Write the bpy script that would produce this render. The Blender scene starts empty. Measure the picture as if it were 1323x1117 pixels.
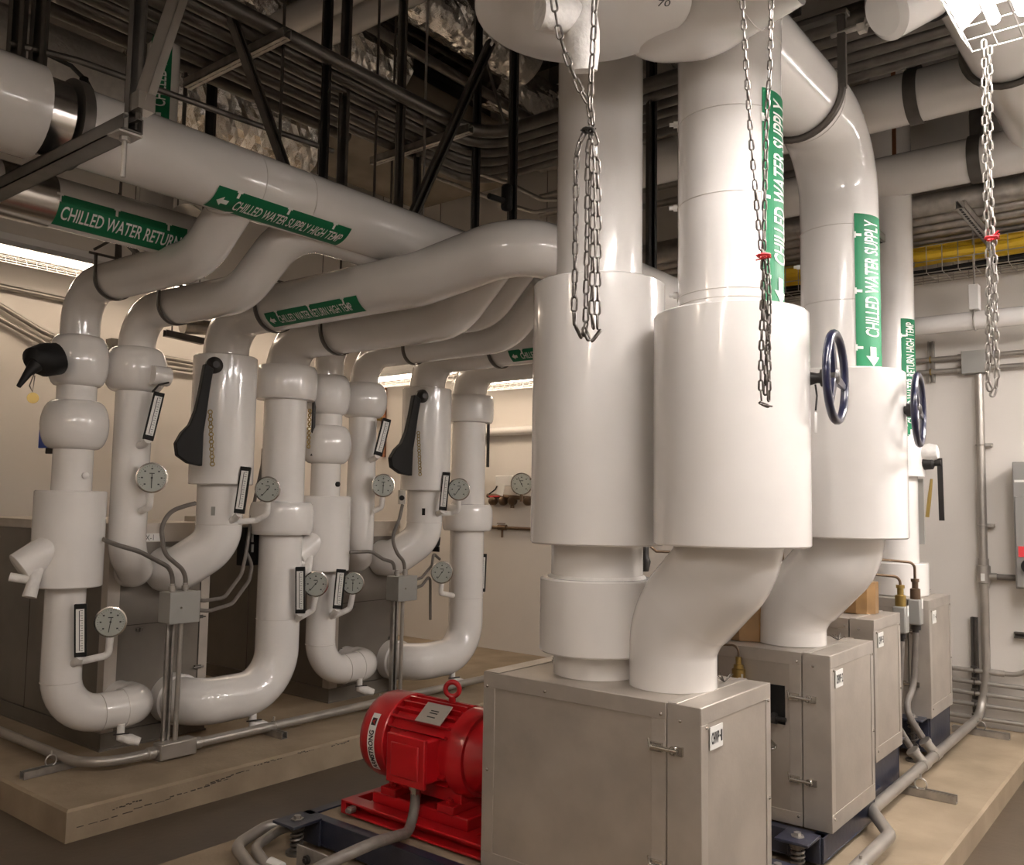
import bpy, bmesh, math, random
from mathutils import Vector, Matrix, noise
random.seed(7)
C = bpy.context.scene.collection
PI = math.pi
V = Vector

# ------------------------------------------------------------------ camera
FPX, CW, CH, CAMZ = 1139.0, 1323, 1117, 1.6
YAW, PITCH, ROLL = math.radians(38.5326), math.radians(4.6069), math.radians(0.88697)
fw = V((math.cos(YAW)*math.cos(PITCH), math.sin(YAW)*math.cos(PITCH), math.sin(PITCH)))
rt0 = V((math.sin(YAW), -math.cos(YAW), 0)); up0 = rt0.cross(fw)
rt = math.cos(ROLL)*rt0 + math.sin(ROLL)*up0
up = -math.sin(ROLL)*rt0 + math.cos(ROLL)*up0
CAM = V((0, 0, CAMZ))
cd = bpy.data.cameras.new('camera'); cam = bpy.data.objects.new('camera', cd); C.objects.link(cam)
m = Matrix((( rt.x, up.x, -fw.x, 0), (rt.y, up.y, -fw.y, 0), (rt.z, up.z, -fw.z, CAMZ), (0, 0, 0, 1)))
cam.matrix_world = m
cd.sensor_fit = 'HORIZONTAL'; cd.sensor_width = 36; cd.lens = 36*FPX/CW
cd.clip_start = 0.05; cd.clip_end = 60
bpy.context.scene.camera = cam
sc = bpy.context.scene
sc.view_settings.view_transform = 'Standard'; sc.view_settings.look = 'None'
sc.view_settings.gamma = 1; sc.view_settings.use_curve_mapping = False
sc.view_settings.exposure = 0.0
w = bpy.data.worlds.new('world'); sc.world = w; w.use_nodes = True
w.node_tree.nodes['Background'].inputs[0].default_value = (1, .93, .86, 1)
w.node_tree.nodes['Background'].inputs[1].default_value = 0.03
LAMP, LAMP_FILL_WARM, LAMP_WALL, LAMP_FILL_RIGHT = 117.0, 48.0, 15.0, 172.0      # strength of the fluorescent tubes: right hand row, added warm fill, weak ones along the walls, added right fill
LAMP_COL, LAMP_WARM = (1, .93, .89, 1), (1, .81, .63, 1)

def ray(px, py): return fw + (px-661.5)/FPX*rt - (py-558.5)/FPX*up
def atx(px, py, x): d = ray(px, py); return CAM + d*(x/d.x)
def aty(px, py, y): d = ray(px, py); return CAM + d*(y/d.y)
def atz(px, py, z): d = ray(px, py); return CAM + d*((z-CAMZ)/d.z)
def atd(px, py, d): return CAM + ray(px, py)*d
def depth(p): return (V(p)-CAM).dot(fw)

# ------------------------------------------------------------------ materials
MATS = {}
def mat(name, col, rough=.5, metal=0., var=0., vscale=6., bump=0., bscale=40., col2=None, coat=0., cr=.05, emit=None, es=0., spec=.5, trans=0., detail=6., alpha=1.):
    m = bpy.data.materials.new(name); m.use_nodes = True
    nt = m.node_tree; b = nt.nodes['Principled BSDF']
    b.inputs['Base Color'].default_value = (*col, 1); b.inputs['Roughness'].default_value = rough
    b.inputs['Metallic'].default_value = metal
    b.inputs['Specular IOR Level'].default_value = spec
    if coat: b.inputs['Coat Weight'].default_value = coat; b.inputs['Coat Roughness'].default_value = cr
    if trans: b.inputs['Transmission Weight'].default_value = trans
    if emit:
        b.inputs['Emission Color'].default_value = emit; b.inputs['Emission Strength'].default_value = es
    tc = nt.nodes.new('ShaderNodeTexCoord')
    if var or col2:
        n = nt.nodes.new('ShaderNodeTexNoise'); n.inputs['Scale'].default_value = vscale; n.inputs['Detail'].default_value = detail
        nt.links.new(tc.outputs['Object'], n.inputs['Vector'])
        r = nt.nodes.new('ShaderNodeValToRGB')
        c2 = col2 or tuple(max(0, c*(1-var)) for c in col)
        r.color_ramp.elements[0].position = .35; r.color_ramp.elements[1].position = .65
        r.color_ramp.elements[0].color = (*c2, 1); r.color_ramp.elements[1].color = (*col, 1)
        nt.links.new(n.outputs['Fac'], r.inputs['Fac']); nt.links.new(r.outputs['Color'], b.inputs['Base Color'])
    if bump:
        n2 = nt.nodes.new('ShaderNodeTexNoise'); n2.inputs['Scale'].default_value = bscale; n2.inputs['Detail'].default_value = 4
        nt.links.new(tc.outputs['Object'], n2.inputs['Vector'])
        bp = nt.nodes.new('ShaderNodeBump'); bp.inputs['Strength'].default_value = bump; bp.inputs['Distance'].default_value = .01
        nt.links.new(n2.outputs['Fac'], bp.inputs['Height']); nt.links.new(bp.outputs['Normal'], b.inputs['Normal'])
    MATS[name] = m
    return m
M = MATS
mat('pvc', (.80, .77, .735), .17, 0, .05, 3, .015, 9, coat=.5)
mat('seam', (.60, .56, .52), .5)
mat('cloth_wrap', (.78, .75, .71), .65, 0, .12, 25, .6, 30)
mat('wall', (.74, .695, .64), .75, 0, .04, 1.2, .06, 120)
mat('ceiling', (.10, .09, .078), .8, 0, .25, 3)
mat('floor', (.10, .075, .05), .42, 0, 0, 2.2, .1, 30, col2=(.066, .048, .032))
mat('concrete', (.34, .265, .18), .75, 0, 0, 3.5, .2, 45, col2=(.25, .193, .128), detail=10)
mat('crack', (.05, .04, .03), .9)
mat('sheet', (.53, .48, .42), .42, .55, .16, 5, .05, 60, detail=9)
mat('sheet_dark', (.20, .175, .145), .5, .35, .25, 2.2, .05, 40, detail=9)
mat('trim_metal', (.56, .515, .46), .38, .6, .12, 9, .05, 80)
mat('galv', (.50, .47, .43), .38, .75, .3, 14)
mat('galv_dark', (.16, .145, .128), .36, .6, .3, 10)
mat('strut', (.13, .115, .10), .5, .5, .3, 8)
mat('black_steel', (.03, .027, .025), .45, .3)
mat('conduit', (.44, .41, .37), .38, .65, .15, 6)
mat('flex', (.17, .15, .13), .5, 0, .2, 20)
mat('black', (.008, .0075, .007), .6, spec=.3)
mat('chain', (.22, .20, .18), .38, .75, .5, 60)
mat('chain_bright', (.48, .45, .41), .38, .7, .3, 60)
mat('steel', (.60, .57, .53), .22, .95)
mat('foil', (.92, .90, .86), .16, .9, .1, 3, .6, 22)
mat('kraft', (.30, .25, .185), .6, 0, .35, 2.5, .2, 12)
mat('green', (.010, .16, .065), .5, spec=.22)
mat('white', (.82, .80, .77), .4)
mat('label_white', (.80, .79, .75), .6, spec=.2)
mat('ink', (.02, .02, .02), .5)
mat('dial', (.37, .385, .345), .4)
mat('red', (.46, .008, .012), .3, 0, .12, 7, .05, 30, coat=.25)
mat('red_tag', (.75, .05, .06), .5)
mat('navy', (.012, .014, .04), .28, coat=.4)
mat('blue_base', (.012, .016, .035), .33, 0, 0, 6, .1, 30, col2=(.035, .037, .05), detail=10)
mat('blue', (.01, .06, .42), .4)
mat('brass', (.38, .27, .09), .38, .85)
mat('plate_metal', (.52, .48, .42), .45, .35)
mat('copper', (.28, .12, .06), .38, .8)
mat('bronze', (.17, .115, .075), .42, .8)
mat('amber', (.30, .17, .065), .35, 0, .35, 9, 0, 10, coat=.3)
mat('yellow', (.80, .52, .03), .45)
mat('grey_box', (.33, .325, .30), .45, .2)
mat('panel_grey', (.28, .27, .255), .45, .2)
mat('tube', (1, 1, 1), .5, emit=LAMP_COL, es=LAMP)
mat('tube_wall', (1, 1, 1), .5, emit=LAMP_WARM, es=LAMP_WALL)
mat('tube_fill_right', (1, 1, 1), .5, emit=LAMP_COL, es=LAMP_FILL_RIGHT)  # glow of the lamps added out of view on the right
mat('tube_fill_warm', (1, 1, 1), .5, emit=LAMP_WARM, es=LAMP_FILL_WARM)  # warm glow of the lamps added behind and left of the camera
mat('reflector', (.85, .83, .80), .35)

# ------------------------------------------------------------------ mesh builder
def basis(u):
    u = V(u).normalized()
    a = V((0, 0, 1)) if abs(u.z) < .9 else V((1, 0, 0))
    n = u.cross(a).normalized(); return u, n, u.cross(n)
class MB:
    def __init__(s): s.v = []; s.f = []
    def add(s, vs, fs):
        o = len(s.v); s.v += [tuple(p) for p in vs]; s.f += [tuple(i+o for i in f) for f in fs]; return s
    def box(s, lo, hi, bev=0):
        (a, b, c), (d, e, f) = [min(p, q) for p, q in zip(lo, hi)], [max(p, q) for p, q in zip(lo, hi)]
        return s.add([(a,b,c),(d,b,c),(d,e,c),(a,e,c),(a,b,f),(d,b,f),(d,e,f),(a,e,f)],
                     [(0,3,2,1),(4,5,6,7),(0,1,5,4),(1,2,6,5),(2,3,7,6),(3,0,4,7)])
    def obox(s, c, ax, ay, az):                         # oriented box: centre and three half-axes
        c, ax, ay, az = V(c), V(ax), V(ay), V(az)
        if ax.cross(ay).dot(az) < 0: ax = -ax
        vs = [c+ax*i+ay*j+az*k for k in (-1, 1) for i, j in ((-1,-1),(1,-1),(1,1),(-1,1))]
        return s.add(vs, [(0,3,2,1),(4,5,6,7),(0,1,5,4),(1,2,6,5),(2,3,7,6),(3,0,4,7)])
    def beam(s, a, b, w, h, upv=(0, 0, 1)):
        a, b = V(a), V(b); u = (b-a); L = u.length; u.normalize()
        n = u.cross(V(upv))
        if n.length < 1e-4: n = u.cross(V((1, 0, 0)))
        n.normalize(); t = n.cross(u)
        return s.obox((a+b)/2, u*L/2, n*w/2, t*h/2)
    def channel(s, a, b, w, h, t=.004, openv=(0, 0, 1)):  # strut channel: three walls, lips, open towards openv
        a, b = V(a), V(b); u = (b-a).normalized(); o = V(openv); o = (o-u*o.dot(u)).normalized(); n = u.cross(o)
        c = (a+b)/2; L = u*((b-a).length/2)
        s.obox(c-o*(h/2-t/2), L, n*w/2, o*t/2)
        for q in (-1, 1):
            s.obox(c+n*q*(w/2-t/2), L, n*t/2, o*h/2)
            s.obox(c+n*q*(w/2-w*.14)+o*(h/2-t/2), L, n*w*.14, o*t/2)
        return s
    def tube(s, pts, r, seg=24, caps=True, closed=False):
        pts = [V(p) for p in pts]; n = len(pts); rr = r if isinstance(r, (list, tuple)) else [r]*n
        tang = []
        for i in range(n):
            if closed: t = pts[(i+1) % n]-pts[i-1]
            elif i == 0: t = pts[1]-pts[0]
            elif i == n-1: t = pts[-1]-pts[-2]
            else: t = (pts[i+1]-pts[i]).normalized()+(pts[i]-pts[i-1]).normalized()
            tang.append(t.normalized())
        _, nv, _ = basis(tang[0]); o = len(s.v)
        for i in range(n):
            t = tang[i]; nv = (nv-t*nv.dot(t)).normalized(); bn = t.cross(nv)
            k = 1.
            if not closed and 0 < i < n-1:
                k = 1.
            for j in range(seg):
                a = 2*PI*j/seg; s.v.append(tuple(pts[i]+(nv*math.cos(a)+bn*math.sin(a))*rr[i]*k))
        for i in range(n if closed else n-1):
            i2 = (i+1) % n
            for j in range(seg):
                j2 = (j+1) % seg; s.f.append((o+i*seg+j, o+i*seg+j2, o+i2*seg+j2, o+i2*seg+j))
        if caps and not closed:
            s.f.append(tuple(o+j for j in reversed(range(seg)))); s.f.append(tuple(o+(n-1)*seg+j for j in range(seg)))
        return s
    def lathe(s, p0, axis, prof, seg=32, caps=True):     # prof: (distance along axis, radius)
        u, n, b = basis(axis); p0 = V(p0); o = len(s.v); k = len(prof)
        for t, r in prof:
            for j in range(seg):
                a = 2*PI*j/seg; s.v.append(tuple(p0+u*t+(n*math.cos(a)+b*math.sin(a))*r))
        for i in range(k-1):
            for j in range(seg):
                j2 = (j+1) % seg; s.f.append((o+i*seg+j, o+i*seg+j2, o+(i+1)*seg+j2, o+(i+1)*seg+j))
        if caps:
            s.f.append(tuple(o+j for j in reversed(range(seg)))); s.f.append(tuple(o+(k-1)*seg+j for j in range(seg)))
        return s
    def cyl(s, a, b, r, seg=16):
        a, b = V(a), V(b); return s.lathe(a, b-a, [(0, r), ((b-a).length, r)], seg)
    def ring(s, c, axis, R, r, seg=24, rs=8, a0=0, a1=2*PI):
        u, n, b = basis(axis); c = V(c)
        full = abs(a1-a0-2*PI) < 1e-6
        k = seg if full else seg+1
        return s.tube([c+(n*math.cos(a0+(a1-a0)*i/seg)+b*math.sin(a0+(a1-a0)*i/seg))*R for i in range(k)], r, rs, closed=full)
    def prism(s, poly, nrm):                              # polygon points extruded by vector
        n = len(poly); nrm = V(nrm)
        a = [V(p) for p in poly]; vs = a+[p+nrm for p in a]
        fs = [tuple(reversed(range(n))), tuple(range(n, 2*n))]+[(i, (i+1) % n, n+(i+1) % n, n+i) for i in range(n)]
        return s.add(vs, fs)
def fix(me):
    bm = bmesh.new(); bm.from_mesh(me); bmesh.ops.recalc_face_normals(bm, faces=bm.faces); bm.to_mesh(me); bm.free()
def obj(name, mb, m, parent=None, bev=0, sharp=38, label=None, stuff=False, flat=False):
    me = bpy.data.meshes.new(name); me.from_pydata(mb.v, [], mb.f); fix(me)
    if not flat:
        me.polygons.foreach_set('use_smooth', [True]*len(me.polygons)); me.set_sharp_from_angle(angle=math.radians(sharp))
    me.materials.append(M[m] if isinstance(m, str) else m)
    o = bpy.data.objects.new(name, me); C.objects.link(o)
    if parent: put(o, parent)
    if bev:
        b = o.modifiers.new('bevel', 'BEVEL'); b.width = bev; b.segments = 2; b.limit_method = 'ANGLE'; b.angle_limit = .6
    if label: o['label'] = label
    if stuff: o['kind'] = 'stuff'
    return o
WORLD = {}
def put(o, parent):
    o.parent = parent; o.matrix_parent_inverse = Matrix.Translation(-WORLD.get(parent.name, V((0, 0, 0))))
def thing(name, label, cat, loc, group=None):
    o = bpy.data.objects.new(name, None); C.objects.link(o); o.location = loc; o.empty_display_size = .05
    WORLD[o.name] = V(loc); o['label'] = label; o['category'] = cat
    if group: o['group'] = group
    return o
def tag(o, label, cat, group=None):
    o['label'] = label; o['category'] = cat
    if group: o['group'] = group
    return o
def struct(name, mb, m, **k):
    o = obj(name, mb, m, **k); o['kind'] = 'structure'; return o
def fillet(pts, R, n=10):
    pts = [V(p) for p in pts]; out = [pts[0]]
    for i in range(1, len(pts)-1):
        a, p, b = pts[i-1], pts[i], pts[i+1]; r = R[i-1] if isinstance(R, (list, tuple)) else R
        u = (a-p).normalized(); v = (b-p).normalized(); ang = u.angle(v)
        if ang > PI-.02 or r <= 0: out.append(p); continue
        d = min(r/math.tan(ang/2), .49*(a-p).length if i > 1 else .98*(a-p).length, .49*(b-p).length if i < len(pts)-2 else .98*(b-p).length)
        rr = d*math.tan(ang/2); c = p+(u+v).normalized()*(rr/math.sin(ang/2))
        s0 = p+u*d-c; s1 = p+v*d-c; sw = s0.angle(s1); ax = s0.cross(s1).normalized()
        for k in range(n+1): out.append(c+Matrix.Rotation(sw*k/n, 3, ax)@s0)
    out.append(pts[-1]); return out

# text -> flat mesh (x right, y up), cached
def text_geo(s, size, xs=1., bold=.0, align='LEFT'):
    cu = bpy.data.curves.new('t', 'FONT'); cu.body = s; cu.size = size; cu.offset = bold; cu.align_x = align; cu.resolution_u = 3
    to = bpy.data.objects.new('t', cu); C.objects.link(to)
    dg = bpy.context.evaluated_depsgraph_get(); me = bpy.data.meshes.new_from_object(to.evaluated_get(dg))
    bm = bmesh.new(); bm.from_mesh(me); bmesh.ops.scale(bm, vec=(xs, 1, 1), verts=bm.verts)
    bpy.data.objects.remove(to); bpy.data.curves.remove(cu); bpy.data.meshes.remove(me)
    return bm
def wrap(bm, name, m, parent, org, u, n0, R, s0, t0, cuts=True):   # s along u, t around; centre normal n0
    u = V(u).normalized(); n0 = V(n0); n0 = (n0-u*n0.dot(u)).normalized(); wv = n0.cross(u)
    if R and cuts:
        ys = [v.co.y for v in bm.verts]
        y = min(ys)
        while y < max(ys):
            y += .018
            bmesh.ops.bisect_plane(bm, geom=bm.verts[:]+bm.edges[:]+bm.faces[:], plane_co=(0, y, 0), plane_no=(0, 1, 0))
    org = V(org)
    for v in bm.verts:
        s, t = v.co.x+s0, v.co.y+t0
        if R: v.co = org+u*s+(n0*math.cos(t/R)+wv*math.sin(t/R))*R
        else: v.co = org+u*s+wv*t
    me = bpy.data.meshes.new(name); bm.to_mesh(me); bm.free(); me.materials.append(M[m])
    o = bpy.data.objects.new(name, me); C.objects.link(o); put(o, parent); return o
def flat_text(s, size, name, m, parent, org, u, nrm, xs=1., bold=0., align='CENTER', maxw=0):
    bm = text_geo(s, size, xs, bold, align)
    if maxw:
        a = [v.co.x for v in bm.verts]; bmesh.ops.translate(bm, vec=(-(min(a)+max(a))/2, 0, 0), verts=bm.verts)
        bmesh.ops.scale(bm, vec=(maxw/(max(a)-min(a)), 1, 1), verts=bm.verts)
    return wrap(bm, name, m, parent, org, u, nrm, 0, 0, -size*.35)
def bm_rect(x0, x1, y0, y1, nx=1, ny=1):
    bm = bmesh.new(); vs = [[bm.verts.new((x0+(x1-x0)*i/nx, y0+(y1-y0)*j/ny, 0)) for i in range(nx+1)] for j in range(ny+1)]
    for j in range(ny):
        for i in range(nx): bm.faces.new((vs[j][i], vs[j][i+1], vs[j+1][i+1], vs[j+1][i]))
    return bm
def bm_poly(pts):
    bm = bmesh.new(); bm.faces.new([bm.verts.new((x, y, 0)) for x, y in pts]); return bm
def cam_normal(org, u, deg):                             # radial direction that faces the camera, turned by deg about u
    u = V(u).normalized(); d = CAM-V(org); d = (d-u*d.dot(u)).normalized()
    return Matrix.Rotation(math.radians(deg), 3, u)@d
def marker(parent, org, u, n0, R, L, H, text, size, arrow_at_start=True, xs=.62, ticks=True, label='green pipe marker with white lettering'):
    # green band of length L, arc width H, centred on org; text reads along u, arrow at its start pointing back
    R1 = R+.003
    b = wrap(bm_rect(-L/2, L/2, -H/2, H/2, 2, 14), 'pipe_marker', 'green', parent, org, u, n0, R1, 0, 0, cuts=False); b['label'] = label
    bm = text_geo(text, size, xs, size*.012); xsn = [v.co.x for v in bm.verts]; tw = max(xsn)
    room = L-.05-size*1.0
    if tw > room: bmesh.ops.scale(bm, vec=(room/tw, 1, 1), verts=bm.verts)
    t = wrap(bm, 'lettering', 'label_white', b, org, u, n0, R1+.002, -L/2+.03+size*.95, -size*.36)
    t.matrix_parent_inverse = Matrix.Identity(4)
    h = size*.34
    ar = bm_poly([(-L/2+.02, 0), (-L/2+.02+h, h), (-L/2+.02+h, h*.45), (-L/2+.02+h*2, h*.45), (-L/2+.02+h*2, -h*.45), (-L/2+.02+h, -h*.45), (-L/2+.02+h, -h)])
    a = wrap(ar, 'arrow', 'label_white', b, org, u, n0, R1+.002, 0, 0); a.matrix_parent_inverse = Matrix.Identity(4)
    if ticks:
        bm = bmesh.new()
        for s in (-L*.36, 0, L*.36):
            for q in (((s-.006, H/2-.03), (s+.006, H/2-.03), (s+.006, H/2+.006), (s-.006, H/2+.006)), ((s-.014, H/2-.004), (s+.014, H/2-.004), (s+.014, H/2+.007), (s-.014, H/2+.007))):
                bm.faces.new([bm.verts.new((x, y, 0)) for x, y in q])
        k = wrap(bm, 'fastener', 'label_white', b, org, u, n0, R1+.003, 0, 0, cuts=False); k.matrix_parent_inverse = Matrix.Identity(4); k['kind'] = 'stuff'
    return b
def seam_ring(parent, c, axis, R): return obj('seam', MB().ring(c, axis, R, .0022, 32, 6), 'seam', parent)
def bulge(z0, z1, r0, R, k=.35):                          # rounded moulded fitting cover profile along +Z
    h = z1-z0; out = []
    for i in range(13):
        a = -PI/2+PI*i/12
        e = abs(math.cos(a))**k
        out.append((z0+h/2+h/2*math.sin(a), r0+(R-r0)*e))
    return out
def jacket(z0, z1, R, rin, lip=.006):
    return [(z0, rin), (z0, R-lip), (z0+lip, R), (z1-lip, R), (z1, R-lip), (z1, rin)]
def strap(parent, c, axis, R, wd=.035, rod_to=None, name='strap'):
    u = V(axis).normalized()
    mb = MB().lathe(V(c)-u*wd/2, u, [(0, R+.001), (0, R+.005), (wd, R+.005), (wd, R+.001)], 32, caps=False)
    o = obj(name, mb, 'galv', parent)
    return o

# ================================================================== the setting
XB, YL, ZC = 6.92, 7.7, 5.8
struct('floor', MB().box((-3, -3.5, -.1), (XB, YL, 0)), 'floor')
struct('wall_back', MB().box((XB, -3.5, 0), (XB+.15, YL, ZC)), 'wall')
struct('wall_left', MB().box((-3, YL, 0), (XB+.15, YL+.15, ZC)), 'wall')
struct('wall_right', MB().box((-3, -3.65, 0), (XB+.15, -3.5, ZC)), 'wall')
struct('wall_front', MB().box((-3.15, -3.65, 0), (-3, YL+.15, ZC)), 'wall')
mb = MB()
mb.box((-3.15, -3.65, ZC+.06), (XB+.15, YL+.15, ZC+.16))
for i in range(38):
    x = -3+i*.26; mb.box((x, -3.5, ZC), (x+.13, YL, ZC+.06))
struct('ceiling', mb, 'ceiling', flat=True)
mb = MB()
for i in range(4): mb.box((-3, -2+i*2.6, ZC-.35), (XB, -1.85+i*2.6, ZC-.33)); mb.box((-3, -1.93+i*2.6, ZC-.35), (XB, -1.92+i*2.6, ZC)); mb.box((-3, -2+i*2.6, ZC-.02), (XB, -1.85+i*2.6, ZC))
struct('trim_1', mb, 'ceiling', flat=True)

# housekeeping pads (the far one carries the heat exchangers, the near one the pumps)
def pad(lo, hi, ch=.012):
    mb = MB(); (a, b, c), (d, e, f) = lo, hi
    mb.add([(a,b,c),(d,b,c),(d,e,c),(a,e,c),(a,b,f-ch),(d,b,f-ch),(d,e,f-ch),(a,e,f-ch),(a+ch,b+ch,f),(d-ch,b+ch,f),(d-ch,e-ch,f),(a+ch,e-ch,f)],
           [(0,3,2,1),(8,9,10,11)]+[(i,(i+1)%4,4+(i+1)%4,4+i) for i in range(4)]+[(4+i,4+(i+1)%4,8+(i+1)%4,8+i) for i in range(4)])
    return mb
PADZ, PPZ = .15, .12
t = thing('equipment_pad', 'raised concrete pad under the white heat exchanger piping on the left', 'concrete pad', (2.03, 4.22, 0))
obj('slab', pad((2.03, 4.22, 0), (XB-.004, 7.3, PADZ)), 'concrete', t, flat=True)
mb = MB()
for (x, z, L, s) in ((2.08, .06, .5, .05), (2.55, .085, .35, .03), (2.75, .1, .28, .05), (3.05, .13, .2, .01), (3.35, .135, .12, .01), (3.6, .13, .14, .0), (4.1, .12, .3, .02), (2.25, .10, .15, .03)):
    n = 9; x0 = x
    for i in range(n):
        h = .0025*(1+random.random()*1.6)
        x1 = x0+L/n*(.5+random.random()*.5); zz = z+s*i/n*.4+random.uniform(-.004, .004)
        mb.box((x0, 4.2185, zz-h/2), (x1, 4.225, zz+h/2)); x0 += L/n
obj('crack', mb, 'crack', t, flat=True, stuff=True)
t = thing('equipment_pad', 'raised concrete pad under the row of pump enclosures on the right', 'concrete pad', (2.0, .955, 0))
obj('slab', pad((1.6, .955, 0), (XB-.004, 3.42, PPZ)), 'concrete', t, flat=True)

# ================================================================== pump enclosures
def screws(pts, nrm, r=.006):
    mb = MB(); n = V(nrm)
    for p in pts: mb.lathe(V(p), n, [(0, r), (.003, r), (.005, r*.5)], 8)
    return mb
def enclosure(name, x0, x1, y0, y1, z0, z1, plate, label, latches=True, seam=.12, extra=None, lat_z=None):
    t = thing(name, label, 'pump enclosure', ((x0+x1)/2, (y0+y1)/2, z0))
    ys = y0+seam
    obj('rear_shell', MB().box((x0, ys+.002, z0), (x1, y1, z1)), 'sheet', t, bev=.004)
    obj('front_cap', MB().box((x0, y0, z0), (x1, ys-.002, z1)), 'sheet', t, bev=.004)
    e = .0035; b = .055
    # bent edge trims, each its own strip
    def strip(lo, hi): return obj('edge_trim', MB().box(lo, hi), 'trim_metal', t, bev=.0015)
    # -x face
    strip((x0-e, ys+.003, z1-b), (x0, y1, z1)); strip((x0-e, ys+.003, z0), (x0, y1, z0+b))
    strip((x0-e, ys+.003, z0+b), (x0, ys+b, z1-b)); strip((x0-e, y1-b, z0+b), (x0, y1, z1-b))
    strip((x0-e, y0, z0), (x0, ys-.003, z1))
    # -y face
    strip((x0-e, y0-e, z1-b), (x1, y0, z1)); strip((x0-e, y0-e, z0), (x1, y0, z0+b*1.3))
    strip((x0-e, y0-e, z0+b*1.3), (x0+b*.8, y0, z1-b)); strip((x1-b*.7, y0-e, z0+b*1.3), (x1, y0, z1-b))
    # top lap joints
    strip((x0, ys-.035, z1), (x1, ys-.003, z1+.003)); strip((x0, y1-.07, z1), (x1, y1, z1+.003))
    mb = screws([(x0-e, ys+.02, z1-b*.7), (x0-e, (ys+y1)/2+.1, z1-b*.6), (x0-e, y1-.02, z1-.05), (x0-e, y1-.025, z0+.35), (x0-e, y0+.07, z1-.05), (x0-e, ys+.02, z0+.04)], (-1, 0, 0))
    k = screws([(x0+.03, y0-e, z1-.065), (x1-.025, y0-e, z1-.06), (x0+.03, y0-e, z0+.05), (x1-.02, y0-e, (z0+z1)/2-.05)], (0, -1, 0)); mb.add(k.v, k.f)
    obj('screws', mb, 'steel', t, stuff=True)
    if latches:
        for z in (lat_z or (z1-.19, z0+.19)):
            mb = MB().box((x0-e-.012, ys+.012, z-.012), (x0-e, ys+.055, z+.016)).cyl((x0-e-.012, ys-.045, z), (x0-e-.012, ys+.05, z+.002), .0075, 10)
            mb.ring((x0-e-.014, ys-.03, z), (1, 0, 0), .013, .003, 14, 6).box((x0-e-.010, ys-.062, z-.014), (x0-e, ys-.03, z+.014))
            mb.cyl((x0-e-.02, ys+.05, z), (x0-e-.02, ys+.055, z+.03), .004, 8)
            obj('latch', mb, 'steel', t)
    if plate:
        px = x0+.10; pz = z1-.105
        p = obj('name_plate', MB().box((px-.045, y0-e-.003, pz-.036), (px+.045, y0-e, pz+.036)), 'label_white', t, label='white name plate')
        head, digit = plate.split('-'); yy = y0-e-.0042
        flat_text(head, .05, 'lettering', 'ink', p, (px-.012, yy, pz), (1, 0, 0), (0, -1, 0), bold=.0016, maxw=.054 if len(head) > 1 else .014)
        obj('lettering', MB().box((px+.0175, yy-.0002, pz-.003), (px+.0255, yy, pz+.003)), 'ink', p, flat=True)
        flat_text(digit, .05, 'lettering', 'ink', p, (px+.034, yy, pz), (1, 0, 0), (0, -1, 0), bold=.0012, maxw=.010 if digit == '1' else .014)
    # bristly wire ties left on the lid
    for (x, y) in ((x1-.12, y0+.12), (x0+.3, y1-.14)):
        mb = MB()
        for i in range(9):
            a = random.uniform(0, 2*PI); mb.cyl((x, y, z1+.003), (x+.035*math.cos(a), y+.035*math.sin(a), z1+.012+random.uniform(0, .022)), .0014, 5)
        obj('wire_tie', mb, 'galv_dark', t)
    return t
B1 = enclosure('pump_enclosure', 2.605, 3.155, 1.295, 2.19, .26, .965, 'CHWP-1', 'large galvanised sheet metal pump box nearest the viewer, plate reading CHWP-1', lat_z=(.965-.145, .45))
B2 = enclosure('pump_enclosure', 3.80, 4.39, 1.295, 2.19, .255, .98, 'CHWP-2', 'galvanised pump box second in the row, black square opening and plate CHWP-2')
B3 = enclosure('pump_enclosure', 4.635, 5.10, 1.36, 2.1, .35, 1.045, 'CHWP-3', 'galvanised pump box third in the row, mostly hidden behind box CHWP-2', latches=False)
B4 = enclosure('pump_enclosure', 5.73, 6.26, 1.36, 2.1, .37, 1.06, 'P-4', 'galvanised pump box last in the row, nearest the back wall')
# dark opening, drain pipe and split on the second box
obj('opening', MB().box((3.795, 1.49, .665), (3.80, 1.62, .83)), 'black', B2)
obj('seam_gap', MB().box((3.794, 1.8, .255), (3.7965, 1.806, .93)), 'crack', B2, flat=True)
mb = MB().lathe((3.78, 1.58, .69), (0, -1, 0), [(0, .012), (.04, .012), (.04, .024), (.06, .024), (.06, .010), (.1, .010)], 12)
obj('drain_valve', mb, 'black_steel', B2)
obj('drain_tube', MB().tube(fillet([(3.80, 1.56, .59), (3.74, 1.495, .575), (3.74, 1.60, .555), (3.78, 1.66, .55)], .015), .006, 8), 'steel', B2)
# brass sensors standing by the boxes
def brass_sensor(p, label):
    p = V(p); t = thing('brass_sensor', label, 'sensor', p)
    obj('body', MB().lathe(p, (0, 0, 1), [(0, .03), (.045, .03), (.05, .022), (.065, .022), (.068, .013), (.1, .013)], 14), 'brass', t)
    obj('tag', MB().obox(p+V((-.02, -.022, .012)), (.001, 0, 0), (0, .008, 0), (0, 0, .018)), 'white', t)
    obj('copper_tube', MB().tube(fillet([p+V((0, 0, .09)), p+V((0, .0, .15)), p+V((.0, .12, .14)), p+V((.0, .2, .13))], .03), .005, 8), 'bronze', t)
    return t
brass_sensor(V((3.77, 1.69, .835)), 'small brass sensor with bent tube on the face of box CHWP-2')

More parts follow.
